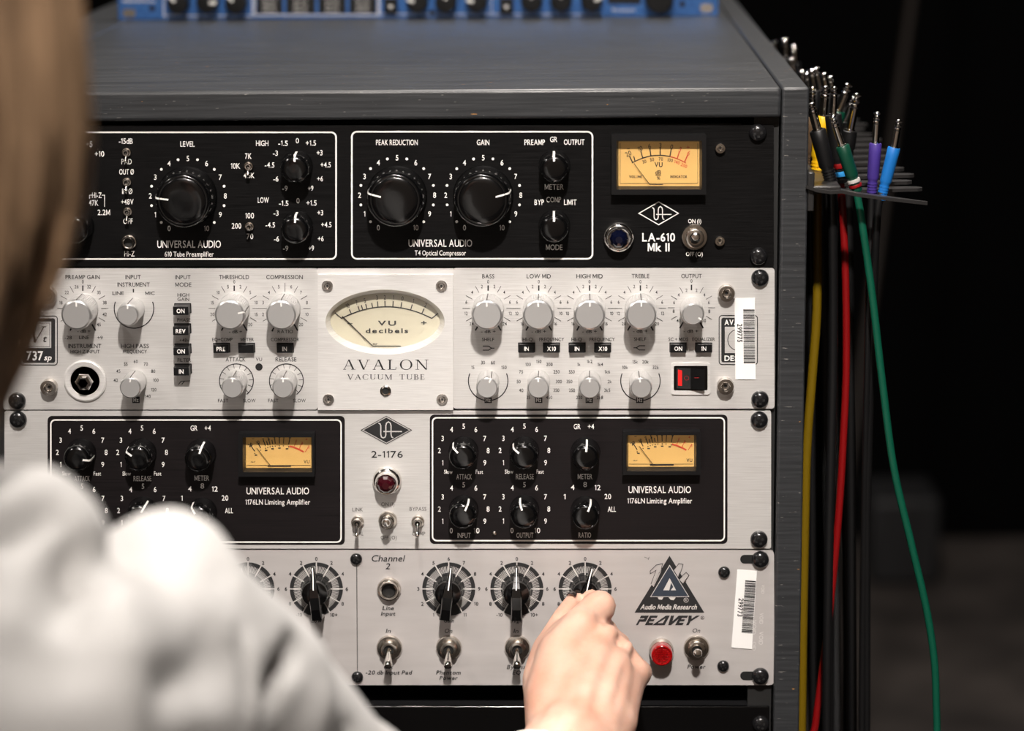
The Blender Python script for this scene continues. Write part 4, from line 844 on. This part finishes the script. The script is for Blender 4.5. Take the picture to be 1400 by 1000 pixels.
# ---------------------------------------------------------------- patch cables hanging in the comb
def plastic(n, c, r=.38): return nmat(n, c, r)
PUR = plastic('purple_plastic', (.055, .03, .22)); LBL = plastic('light_blue_plastic', (.01, .15, .48)); GRN = plastic('green_plastic', (.002, .045, .025)); YEL = plastic('yellow_plastic', (.78, .46, .006)); BLKC = plastic('black_cable', (.004, .004, .0045), .45)
REDC = plastic('red_cable', (.22, .003, .004)); GRNC = plastic('green_cable', (.002, .075, .042)); YELC = plastic('yellow_cable', (.16, .10, .002)); GRYC = plastic('grey_cable', (.05, .05, .052)); TANP = plastic('brown_plastic', (.09, .055, .03)); BLUC = plastic('blue_plastic', (.03, .26, .60)); WHT = plastic('white_plastic', (.5, .48, .45))
def cable(label, tip, neck, foot, Y, mat, cord, cmat, bands=(), r=None, big=False):
    """plug pointing up out of the comb: chrome tip, coloured sleeve, cord hanging below; points are photo pixels at depth Y"""
    pt, pn, pf = P(*tip, Y), P(*neck, Y), P(*foot, Y)
    c = thing('patch_cable', label, 'cable', pf, 'patch cables in the comb')
    ax = (pt-pn).normalized(); L = (pt-pn).length; q = .0021 if not big else .0027; r = r or .0038
    m = MB()
    for pr_, k_ in (([(q*1.3, 0), (q*1.3, L*.035), (q, L*.05), (q, L*.60)], 0), ([(q*.8, L*.60), (q*.8, L*.63)], 1), ([(q, L*.63), (q, L*.70), (q*.96, L*.71)], 0), ([(q*.72, L*.71), (q*.72, L*.745)], 1), ([(q*.9, L*.745), (q, L*.76), (q, L*.80), (q*.85, L*.815)], 0), ([(q*.6, L*.815), (q*.6, L*.84)], 1), ([(q*.72, L*.84), (q*.55, L*.875), (q*.62, L*.89), (q*1.05, L*.93), (q*1.08, L*.95), (q*.9, L*.98), (q*.4, L)], 0)): m.rev(pr_, 20, pn, ax, k_)
    build('plug', m, [CHROME, DARK], c, pn, None, 40)
    ax2 = (pn-pf).normalized(); L2 = (pn-pf).length
    prof = [(r*.80, 0)]
    for i in range(5): u = .03+i*.052; prof += [(r*.86, L2*u), (r*.86, L2*(u+.026)), (r*.76, L2*(u+.027)), (r*.76, L2*(u+.05))]
    prof += [(r*.92, L2*.33), (r*1.0, L2*.36), (r*1.04, L2*.8), (r*1.06, L2*.985), (r*.98, L2), (r*.75, L2*1.004), (r*.7, L2*.99)]
    m = MB().rev(prof, 24, pf, ax2)
    k = build('plug_sleeve', m, mat, c, pf, None, 40)
    for u0, u1, bm in bands:
        b_ = MB().rev([(r*1.0, L2*u0), (r*1.02, L2*(u0+.01)), (r*1.02, L2*(u1-.01)), (r*1.0, L2*u1)], 24, (0, 0, 0), ax2); sub('colour_band', b_.mesh('colour_band', bm), k)
    pts = [pf+ax2*.006]+[P(x, y, Yc) for x, y, Yc in cord]; out = []
    for i in range(len(pts)-1):
        p0, p1, p2, p3 = pts[max(i-1, 0)], pts[i], pts[i+1], pts[min(i+2, len(pts)-1)]
        for s in range(6):
            t = s/6; out.append(.5*((2*p1)+(p2-p0)*t+(2*p0-5*p1+4*p2-p3)*t*t+(3*p1-p0-3*p2+p3)*t*t*t))
    out.append(pts[-1]); build('cord', MB().tube(out, .0024 if not big else .003, 10), cmat, c, pf, None, 60)
def fall(x0, y0, Y, dx=0): return [(x0, y0, Y), (x0+dx*.4, 480, Y), (x0+dx*.7, 760, Y), (x0+dx, 1040, Y), (x0+dx, 1500, Y)]
cable('purple patch cable, plug upright beside the light blue one', (1199.5, 152.5), (1197, 196), (1191.5, 269), .030, PUR, [(1191, 290, .030), (1188, 420, .03), (1182, 700, .05), (1178, 1040, .06), (1178, 1500, .06)], BLKC, r=.0037)
cable('light blue patch cable, plug at the right end of the comb', (1229.5, 163.5), (1222.5, 202), (1204.5, 273), .019, LBL, [(1200, 290, .019), (1194, 420, .03), (1186, 700, .05), (1185, 1040, .06), (1185, 1500, .06)], BLKC, r=.0037)
cable('dark green patch cable whose cord swings out to the right, bands on its plug', (1137.5, 157.5), (1151.5, 199.5), (1172, 262), .016, GRN, [(1176, 290, .016), (1192, 400, .016), (1206, 520, .016), (1222, 640, .016), (1245, 740, .016), (1266, 830, .016), (1277, 900, .016), (1280, 960, .016), (1281, 1060, .016), (1278, 1500, .016)], GRNC, ((.20, .27, WHT), (.10, .16, REDC)), r=.0040)
cable('black patch cable leaning left against the rack cabinet, front of the comb', (1107.5, 140), (1117.5, 178), (1137, 252), .02, BLKC, [(1138, 280, .02), (1139, 480, .03), (1133, 760, .03), (1130, 1040, .03), (1130, 1500, .03)], BLKC, r=.0048, big=True)
cable('yellow patch cable with a thick plug nearest the cabinet side', (1129, 117), (1125.5, 159), (1116.5, 243), .07, YEL, [(1117, 300, .07), (1117, 420, .07), (1110, 520, .07), (1104, 600, .07), (1101, 690, .07), (1096, 1000, .07), (1094, 1500, .07)], YELC, r=.0052, big=True)
cable('black patch cable with red and blue bands, its red cord hanging down', (1141, 118), (1139, 157), (1149, 250), .05, BLKC, [(1152, 290, .05), (1156, 380, .05), (1157, 500, .05), (1153, 600, .05), (1147, 700, .05), (1137, 810, .05), (1128, 890, .05), (1115, 990, .05), (1108, 1060, .05), (1106, 1500, .05)], REDC, ((.10, .17, BLUC), (.22, .29, REDC)), r=.0050)
cable('black patch cable with a long bright plug right of centre in the comb', (1172.3, 127), (1162, 179), (1158, 216), .10, BLKC, fall(1160, 300, .10, 6), BLKC, r=.0045, big=True)
cable('green patch cable tilted right behind the black-sleeved plugs', (1161, 114), (1146, 152), (1134, 214), .13, GRN, fall(1140, 300, .13, -6), BLKC, r=.0046, big=True)
cable('brown sleeved patch cable standing by the cabinet edge', (1111, 118), (1110, 160), (1108, 232), .08, TANP, fall(1108, 300, .08, 4), BLKC, r=.005)
cable('black patch cable tilted right, its tip just behind the brightest plug', (1169, 132), (1154, 166), (1149, 222), .16, BLKC, fall(1150, 300, .16, 8), BLKC, r=.0045)
for i, (t_, n_, f_2, Y, lab, cm) in enumerate((((1125, 99), (1130, 128), (1133, 200), .185, 'black patch cable, left tip of the tight pair above the yellow plug', GRYC), ((1133.5, 103.5), (1139, 131), (1144, 200), .202, 'black patch cable, right tip of the tight pair above the yellow plug', BLKC), ((1109, 94), (1113, 124), (1117, 200), .225, 'black patch cable rising left of the tight pair, thick plug', GRYC), ((1115, 91.5), (1121, 125), (1126, 200), .245, 'black patch cable with the highest tip of the middle cluster', BLKC), ((1102, 98.5), (1106, 128), (1109, 200), .26, 'black patch cable, second tip from the cabinet edge in the middle cluster', BLKC), ((1095.5, 95.5), (1098, 123), (1101, 190), .29, 'black patch cable, leftmost tip of the middle cluster', BLKC),
    ((1072.7, 52.5), (1074, 78), (1078, 150), .46, 'black patch cable at the far end of the comb, highest tip', BLKC), ((1085, 61), (1086, 86), (1088, 150), .435, 'black patch cable, rightmost of the far group behind the cabinet corner', BLKC), ((1081, 79), (1085, 102), (1088, 160), .405, 'black patch cable, lowest tip of the far group behind the cabinet corner', GRYC), ((1056.6, 57), (1061, 78), (1070, 140), .49, 'black patch cable peeking over the cabinet edge, farthest left', BLKC))):
    cable(lab, t_, n_, f_2, Y, BLKC, fall(f_2[0]+3, 320, Y, 10+i*3), cm, r=.0046, big=True)

# ---------------------------------------------------------------- the person at the rack
from mathutils.bvhtree import BVHTree
from mathutils.kdtree import KDTree
def sculpt(o, strokes):
    """bake the modifiers of o, then press valleys (negative) and raise ridges along strokes: (photo points on the surface, width, height)"""
    dg = bpy.context.evaluated_depsgraph_get(); dg.update()
    me = bpy.data.meshes.new_from_object(o.evaluated_get(dg)); o.modifiers.clear(); o.data = me
    M = o.matrix_basis.copy(); off = WL[o.name]
    vs = [v.co+off for v in me.vertices]; nr = [v.normal.copy() for v in me.vertices]
    bvh = BVHTree.FromPolygons(vs, [tuple(p.vertices) for p in me.polygons]); kd = KDTree(len(vs))
    for i, v in enumerate(vs): kd.insert(v, i)
    kd.balance(); acc = {}
    for pts, w, amp in strokes:
        hits = []
        for x, y in pts:
            h = bvh.ray_cast(CAM, ray(x, y).normalized())
            if h[0]: hits.append(h[0])
        if not hits: continue
        sm = [hits[0]]
        for a, b in zip(hits, hits[1:]):
            n = max(1, int((b-a).length/(w*.4)))
            sm += [a.lerp(b, (k+1)/n) for k in range(n)]
        best = {}
        L = len(sm)
        for j, q in enumerate(sm):
            tp = 1 if L == 1 else min(1, .35+4*min(j, L-1-j)/L)
            for co, i, d in kd.find_range(q, w*2.4):
                g = tp*math.exp(-(d/w)**2)
                if g > best.get(i, 0): best[i] = g
        for i, g in best.items(): acc[i] = acc.get(i, 0)+g*amp
    for i, a in acc.items(): me.vertices[i].co += nr[i]*a
    me.update(); me.shade_smooth()
SKIN = nmat('skin', (.80, .50, .37), .48, 0, Subsurface_Weight=.12, Subsurface_Scale=.006)
SKIN.node_tree.nodes['Principled BSDF'].inputs['Subsurface Radius'].default_value = (1, .35, .2)
def skin_detail(m):
    b = m.node_tree.nodes['Principled BSDF']; tc = N(m, 'ShaderNodeTexCoord')
    n = N(m, 'ShaderNodeTexNoise'); n.inputs['Scale'].default_value = 38; n.inputs['Detail'].default_value = 4
    r = N(m, 'ShaderNodeValToRGB'); r.color_ramp.elements[0].position = .3; r.color_ramp.elements[1].position = .72
    r.color_ramp.elements[0].color = (.66, .36, .26, 1); r.color_ramp.elements[1].color = (.78, .51, .40, 1)
    link(m, tc.outputs['Object'], n.inputs['Vector']); link(m, n.outputs['Fac'], r.inputs[0]); link(m, r.outputs[0], b.inputs['Base Color'])
    v = N(m, 'ShaderNodeTexVoronoi'); v.inputs['Scale'].default_value = 900; link(m, tc.outputs['Object'], v.inputs['Vector'])
    bp = N(m, 'ShaderNodeBump'); bp.inputs['Strength'].default_value = .12; bp.inputs['Distance'].default_value = .0004
    link(m, v.outputs['Distance'], bp.inputs['Height']); link(m, bp.outputs[0], b.inputs['Normal'])
skin_detail(SKIN)
CLOTH = streaks(nmat('white_cotton', (.8, .78, .76), .8, 0, Sheen_Weight=.1), (900, 900, 900), (.55, .542, .532), (.61, .60, .588), 2, .15)
TROU = streaks(nmat('charcoal_trousers', (.03, .03, .035), .8), (600, 600, 600), (.02, .02, .024), (.04, .04, .046), 2, .1)
SHOE = nmat('black_shoe', (.015, .015, .015), .4)
V = Vector
NK = V((.085, -.665, 1.295)); HD_ = V((.098, -.645, 1.497)); RV = V((.83, .56, 0)); FV = V((-.56, .83, 0))
HF = V((.28, .93, -.25)).normalized(); HR = HF.cross(V((0, 0, 1))).normalized(); HU = HR.cross(HF)
PEL = V((.0, -.78, .90))
PE = thing('person', 'person with long brown hair in a white shirt, turning a knob with the right hand', 'person', (PEL.x, PEL.y, 0))
SR = P(200, 872, -.575); EL = P(575, 1243, -.36); SL = NK-RV*.17+V((0, 0, -.04)); ELL = SL+V((-.05, .02, -.29)); WRL = ELL+V((.02, .14, -.17))
m = MB(); tb_ = lambda pts, r, s=18: m.tube(pts, r, s, 0, True)
mm = lambda px: px*.000428        # photo pixels at the hand's distance
H3 = lambda x, y, d: P(x, y, -d)
# torso, neck, left arm, legs
for k in (-1, 1):
    tb_([NK+RV*.05*k+V((0, 0, -.07)), NK+RV*.075*k-FV*.01+V((0, 0, -.18)), PEL+RV*.065*k+V((0, 0, .12)), PEL+RV*.075*k], [.055, .085, .075, .085])
    tb_([PEL+RV*.08*k+V((0, 0, -.02)), V((PEL.x, PEL.y, .47))+RV*.10*k+FV*.02, V((PEL.x, PEL.y, .09))+RV*.11*k-FV*.01], [.078, .052, .036])
    tb_([V((PEL.x, PEL.y, .045))+RV*.11*k-FV*.03, V((PEL.x, PEL.y, .035))+RV*.115*k+FV*.13], [.034, .026])
tb_([NK+V((0, 0, -.08)), NK, HD_+V((0, -.005, -.07))], [.06, .050, .052]); tb_([NK+V((0, 0, -.035)), SL], [.045, .042]); tb_([NK+V((0, 0, -.05)), P(40, 960, -.63), SR+V((-.004, .0, -.012))], [.040, .028, .034])
tb_([SL, ELL, WRL], [.044, .036, .027])
wl = (WRL-ELL).normalized(); tb_([WRL, WRL+wl*.05, WRL+wl*.085], [.026, .030, .026])
for i in range(4): tb_([WRL+wl*.08+RV*(.021-.014*i), WRL+wl*.12+RV*(.024-.016*i), WRL+wl*(.15-.008*abs(i-1.3))+RV*(.02-.014*i)+V((0, 0, -.02))], [.0095, .0085, .0075], 12)
tb_([WRL+wl*.03+RV*.02, WRL+wl*.07+RV*.048, WRL+wl*.105+RV*.050], [.013, .0105, .009], 12)
# head
tb_([HD_+HU*.035-HF*.012, HD_+HU*.0+HF*.0], [.078, .076], 28); tb_([HD_+HF*.018, HD_-HU*.045+HF*.036, HD_-HU*.078+HF*.052], [.064, .052, .034], 22); tb_([HD_+HR*.02-HU*.07+HF*.05, HD_-HR*.02-HU*.07+HF*.05], [.032, .032], 18)
tb_([HD_+HU*.008+HF*.076, HD_-HU*.026+HF*.090], [.008, .0105], 12); tb_([HD_+HR*.016-HU*.060+HF*.081, HD_-HR*.016-HU*.060+HF*.081], [.007, .007], 12)
for k in (-1, 1):
    tb_([HD_+HR*.045*k+HU*.022+HF*.068, HD_+HR*.014*k+HU*.020+HF*.080], [.009, .008], 12); tb_([HD_+HR*.074*k+HU*.018-HF*.004, HD_+HR*.078*k-HU*.02+HF*.002], [.014, .010], 12)
# right arm
tb_([SR+V((-.004, .0, -.012)), EL, P(650, 1180, -.25), P(735, 1095, -.165), H3(755, 1055, .147), H3(780, 1012, .125)], [.039, .034, .031, .028, .0275, .026])
# right hand: metacarpals, thumb, fingers
def hp(chain, s=16): m.tube([H3(x, y, d) for x, y, d, r in chain], [mm(r) for x, y, d, r in chain], s, 0, True)
hp([(762, 1010, .122, 44), (757, 955, .102, 42), (772, 892, .078, 37), (795, 858, .060, 28)])
hp([(785, 1010, .124, 46), (795, 955, .106, 44), (813, 900, .080, 32), (823, 872, .062, 20)])
hp([(805, 1010, .122, 46), (822, 955, .103, 42), (840, 910, .078, 27), (846, 889, .060, 19)])
hp([(818, 1010, .116, 44), (838, 968, .096, 38), (856, 935, .070, 28), (868, 919, .056, 21)])
hp([(757, 990, .108, 40), (747, 930, .080, 33), (751, 888, .058, 25)]); hp([(751, 888, .058, 24), (766, 852, .040, 17), (770, 845, .036, 16.5)], 14); hp([(770, 845, .036, 16.5), (778, 832, .025, 14.5), (784, 819, .016, 11.5)], 14)
hp([(793, 860, .060, 30), (808, 842, .048, 26), (819, 830, .038, 25.5)]); hp([(819, 830, .038, 24), (818, 826, .025, 18), (812, 820, .018, 14)], 14); hp([(812, 820, .018, 14), (806, 814, .0135, 11.5)], 14)
hp([(823, 872, .062, 20), (828, 866, .040, 18), (830, 862, .028, 17)]); hp([(830, 862, .028, 17), (820, 868, .021, 15), (808, 872, .024, 13)], 14); hp([(808, 872, .024, 13), (800, 876, .034, 12)], 14)
hp([(846, 889, .060, 20), (846, 884, .040, 18), (846, 880, .027, 17)]); hp([(846, 880, .027, 17), (836, 884, .021, 15), (824, 888, .025, 13)], 14); hp([(824, 888, .025, 13), (815, 892, .036, 12)], 14)
hp([(868, 919, .056, 22), (868, 916, .040, 17), (867, 912, .028, 15.5)]); hp([(867, 912, .028, 15.5), (858, 914, .022, 13.5), (846, 916, .026, 12)], 14); hp([(846, 916, .026, 12), (838, 920, .036, 11)], 14)
hp([(768, 985, .114, 42), (770, 930, .090, 37), (772, 885, .068, 28), (785, 862, .058, 22)]); hp([(752, 940, .088, 36), (757, 895, .066, 27), (764, 866, .050, 19)])
hp([(830, 985, .106, 44), (846, 945, .082, 34), (860, 915, .062, 24)]); hp([(838, 935, .084, 32), (857, 903, .060, 20)]); hp([(812, 900, .076, 30), (833, 878, .060, 19)])
# knuckles and tendons under the skin
for x, y, d, r in ((798, 853, .064, 22), (825, 872, .066, 17), (848, 889, .064, 16.5), (869, 919, .060, 18)): hp([(x, y, d, r), (x-2, y+3, d+.001, r)], 14)
for a_, b_ in (((786, 975, .127), (826, 878, .0715)), ((805, 980, .126), (849, 896, .068)), ((822, 985, .119), (868, 926, .064)), ((775, 975, .124), (797, 868, .0735))):
    p0, p1 = H3(*a_), H3(*b_); m.tube([p0.lerp(p1, t) for t in (0, .3, .6, 1)], [.0025, .0032, .0036, .0042], 10, 0, True)
hp([(748, 960, .098, 34), (752, 915, .078, 28), (760, 880, .064, 22), (778, 855, .054, 17)])
B_ = build('body', m, SKIN, PE, None, None, 0)
r_ = B_.modifiers.new('skin', 'REMESH'); r_.mode = 'VOXEL'; r_.voxel_size = .0019; r_.use_smooth_shade = True
s_ = B_.modifiers.new('soften', 'SMOOTH'); s_.factor = .5; s_.iterations = 12
sculpt(B_, [([(832, 851), (838, 853), (844, 857)], .003, -.0022), ([(800, 836), (812, 846), (828, 851)], .0035, -.0012), ([(828, 822), (836, 826)], .005, .0008),
    ([(830, 864), (840, 866)], .0055, .0032), ([(854, 882), (862, 886)], .0055, .0030), ([(879, 916), (886, 921)], .0065, .0030), ([(850, 874), (846, 880)], .004, -.0022), ([(868, 896), (864, 902)], .005, -.0020), ([(806, 850)], .008, .0012),
    ([(788, 965), (799, 925), (812, 890)], .0045, -.0017), ([(845, 880), (850, 884)], .003, -.0012), ([(812, 975), (826, 930), (838, 896)], .0042, -.0018), ([(838, 968), (850, 935), (858, 908)], .0042, -.0016),
    ([(735, 985), (742, 968), (752, 955)], .004, -.0012), ([(800, 985), (825, 985), (842, 996)], .0035, -.0010), ([(718, 940), (724, 905), (742, 875)], .010, .0012)])
nl = MB(); a_, b_ = H3(776, 828, .026), H3(786, 813, .0165); ax = (b_-a_).normalized()
nq = V((-.35, -.85, .3)); nq = (nq-ax*nq.dot(ax)).normalized(); w_ = ax.cross(nq)
nv = [a_.lerp(b_, .52+.34*i/6)+nq*(.0046*math.cos(t*.17)-.0006*(i/6)**2)+w_*(.0034*math.sin(t*.24)*(1-.25*(i/6)**3)) for i in range(7) for t in range(-5, 6)]
nl.add(nv, [(i*11+t, i*11+t+1, i*11+t+12, i*11+t+11) for i in range(6) for t in range(10)])
o = build('thumb_nail', nl, nmat('dark_nail', (.02, .012, .012), .15), PE, a_, None, 60); so = o.modifiers.new('thick', 'SOLIDIFY'); so.thickness = .0006  # nail in one dark glossy colour
for k in (-1, 1):
    e_ = HD_+HR*.031*k+HU*.004+HF*.073
    ey = build('eye', MB().rev([(.0003, -.0118), (.006, -.0102), (.0102, -.006), (.0118, 0), (.0102, .006), (.0055, .0104), (.0054, .0106), (.0003, .0118)], 20, e_, HF), nmat('eye_white', (.75, .73, .7), .2), PE, e_, None, 60)
    sub('iris', MB().rev([(.0052, .0107), (.0003, .0121)], 16, (0, 0, 0), HF).mesh('iris', nmat('brown_iris', (.05, .025, .012), .15)), ey)
# shirt
m = MB()
for k in (-1, 1): tb_([NK+RV*.05*k+V((0, 0, -.085)), NK+RV*.085*k-FV*.012+V((0, 0, -.19)), PEL+RV*.075*k+V((0, 0, .14)), PEL+RV*.088*k+V((0, 0, -.03))], [.06, .100, .094, .104])
tb_([NK+V((0, 0, -.046)), SL+V((0, 0, .004)), ELL, WRL-wl*.02], [.062, .062, .050, .038])
tb_([P(-220, 830, -.67), P(-60, 788, -.65), P(14, 776, -.637)], [.052, .0435, .0395])
tb_([P(70, 940, -.62), P(203, 864, -.578), SR.lerp(EL, .5), EL], [.048, .0485, .0480, .052]); tb_([EL, P(650, 1180, -.25), P(735, 1095, -.165), P(750, 1074, -.152)], [.050, .044, .037, .0355])
tb_([P(-150, 980, -.68), P(40, 950, -.65), SR+V((0, -.01, -.03))], [.062, .060, .050])
SH = build('shirt', m, CLOTH, PE, None, None, 0)
r_ = SH.modifiers.new('cloth', 'REMESH'); r_.mode = 'VOXEL'; r_.voxel_size = .0042; r_.use_smooth_shade = True
s_ = SH.modifiers.new('soften', 'SMOOTH'); s_.factor = .5; s_.iterations = 10
for nm, sz, st in (('broad_folds', .10, .007), ('small_folds', .035, .0025)):
    t = bpy.data.textures.new(nm, 'CLOUDS'); t.noise_scale = sz; t.noise_depth = 1
    d_ = SH.modifiers.new(nm, 'DISPLACE'); d_.texture = t; d_.strength = st; d_.mid_level = .5; d_.texture_coords = 'LOCAL'
sculpt(SH, [([(0, 745), (40, 725), (85, 690), (118, 668)], .010, -.009), ([(152, 708), (130, 745), (100, 800), (86, 850)], .011, -.010), ([(86, 830), (118, 785), (166, 755), (222, 738)], .010, -.007), ([(190, 720), (230, 712), (280, 735)], .014, .005),
    ([(368, 962), (385, 920), (408, 884)], .007, -.009), ([(345, 868), (347, 920), (348, 985)], .004, .003), ([(335, 868), (337, 920), (338, 985)], .004, -.002), ([(215, 950), (260, 925), (312, 905)], .012, -.006), ([(0, 900), (60, 905), (130, 900)], .012, -.004),
    ([(420, 870), (440, 930), (430, 1000)], .012, .005), ([(500, 960), (480, 1000), (470, 1040)], .008, -.005), ([(290, 780), (330, 830), (345, 870)], .012, -.004), ([(250, 800), (300, 850), (310, 920)], .014, .004), ([(520, 975), (545, 1000)], .008, .004)])
c0, c1 = P(728, 1102, -.168), P(757, 1062, -.1475); ax = (c1-c0).normalized(); L = (c1-c0).length
o = sub('cuff', MB().rev([(.0345, -.01), (.0365, 0), (.0362, L*.5), (.0358, L*.95), (.0350, L), (.0335, L), (.0332, L*.5), (.033, 0)], 40, (0, 0, 0), ax, cap=False).mesh('cuff', CLOTH, smooth=50), SH, c0-WL[SH.name])
cl = MB(); cq = NK+V((0, 0, -.035)); cl.rev([(.068, -.012), (.066, .0), (.063, .022), (.067, .024), (.074, .0), (.078, -.02)], 36, cq, (0, .12, 1), cap=False); sub('collar', cl.mesh('collar', CLOTH, cq, 50), SH, cq-WL[SH.name])
# trousers and shoes
m = MB()
for k in (-1, 1): tb_([PEL+RV*.075*k+V((0, 0, .06)), PEL+RV*.082*k+V((0, 0, -.06)), V((PEL.x, PEL.y, .47))+RV*.10*k+FV*.02, V((PEL.x, PEL.y, .10))+RV*.11*k-FV*.01], [.094, .097, .072, .060])
o = build('trousers', m, TROU, PE, None, None, 0); r_ = o.modifiers.new('cloth', 'REMESH'); r_.mode = 'VOXEL'; r_.voxel_size = .006; r_.use_smooth_shade = True
for k in (-1, 1):
    m = MB(); q = V((PEL.x, PEL.y, 0))+RV*.112*k
    tb_([q-FV*.045+V((0, 0, .042)), q+FV*.06+V((0, 0, .045)), q+FV*.155+V((0, 0, .034))], [.041, .044, .033]); o = build('shoe', m, SHOE, PE, q, None, 60)
    sl = MB(); sl.prism([q+FV*a_+RV*b_ for a_, b_ in ((-.085, -.02), (-.085, .02), (-.05, .036), (.05, .038), (.12, .044), (.175, .028), (.185, 0), (.175, -.028), (.12, -.044), (.05, -.038), (-.05, -.036))], (0, 0, .018)); sub('sole', sl.mesh('sole', DARK, q, 0), o)
# hair: locks from the crown over the head and down past the neck
def hair_mat():
    m = nmat('brown_hair', (.2, .11, .06), .42); b = m.node_tree.nodes['Principled BSDF']; tc = N(m, 'ShaderNodeTexCoord')
    mp = N(m, 'ShaderNodeMapping'); mp.inputs['Scale'].default_value = (420, 420, 9); n = N(m, 'ShaderNodeTexNoise'); n.inputs['Scale'].default_value = 1; n.inputs['Detail'].default_value = 3
    n2 = N(m, 'ShaderNodeTexNoise'); n2.inputs['Scale'].default_value = 60; mp2 = N(m, 'ShaderNodeMapping'); mp2.inputs['Scale'].default_value = (1, 1, .12)
    r = N(m, 'ShaderNodeValToRGB'); e = r.color_ramp.elements; e[0].position = .32; e[1].position = .70; e[0].color = (.045, .026, .014, 1); e[1].color = (.50, .32, .19, 1)
    ad = N(m, 'ShaderNodeMath', operation='MULTIPLY_ADD'); ad.inputs[1].default_value = .5; mu = N(m, 'ShaderNodeMath', operation='MULTIPLY'); mu.inputs[1].default_value = .5
    link(m, tc.outputs['Object'], mp.inputs[0]); link(m, mp.outputs[0], n.inputs['Vector']); link(m, tc.outputs['Object'], mp2.inputs[0]); link(m, mp2.outputs[0], n2.inputs['Vector'])
    link(m, n2.outputs['Fac'], mu.inputs[0]); link(m, n.outputs['Fac'], ad.inputs[0]); link(m, mu.outputs[0], ad.inputs[2]); link(m, ad.outputs[0], r.inputs[0]); link(m, r.outputs[0], b.inputs['Base Color'])
    bp = N(m, 'ShaderNodeBump'); bp.inputs['Strength'].default_value = .5; bp.inputs['Distance'].default_value = .002; link(m, n.outputs['Fac'], bp.inputs['Height']); link(m, bp.outputs[0], b.inputs['Normal']); return m
m = MB(); rn = random.Random(5); az0 = math.atan2(HF.y, HF.x)
for i in range(520):
    az = az0+math.radians(48)+math.radians(264)*rn.random(); off = rn.random()**.7*.016; zend = 1.300+rn.random()**1.5*.06
    ca, sa = math.cos(az), math.sin(az); pts = []; rad = []; ph = rn.random()*6; n = 16
    for j in range(n):
        t = j/(n-1)
        if t < .38:
            th = math.radians(12+78*t/.38); x = (.0735+off)*math.sin(th); z = HD_.z+.012+(.100+off*.7)*math.cos(th)
        else:
            u = (t-.38)/.62; z = HD_.z+.012-(HD_.z+.012-zend)*u; x = (.0735+off)*(1+.06*math.sin(u*3)-.05*u-.52*max(0, u-.40)**1.4/.489)
        wv = .0035*math.sin(ph+t*7)
        pts.append(V((HD_.x-.006+ca*x*1.0+(-sa)*wv, HD_.y-.012+sa*x*1.12+ca*wv, z))); rad.append(.0052*(1-.75*max(0, t-.6)/.4)*(.6+.4*min(1, t*6)))
    m.tube(pts, rad, 6)
build('hair', m, hair_mat(), PE, HD_, None, 60)
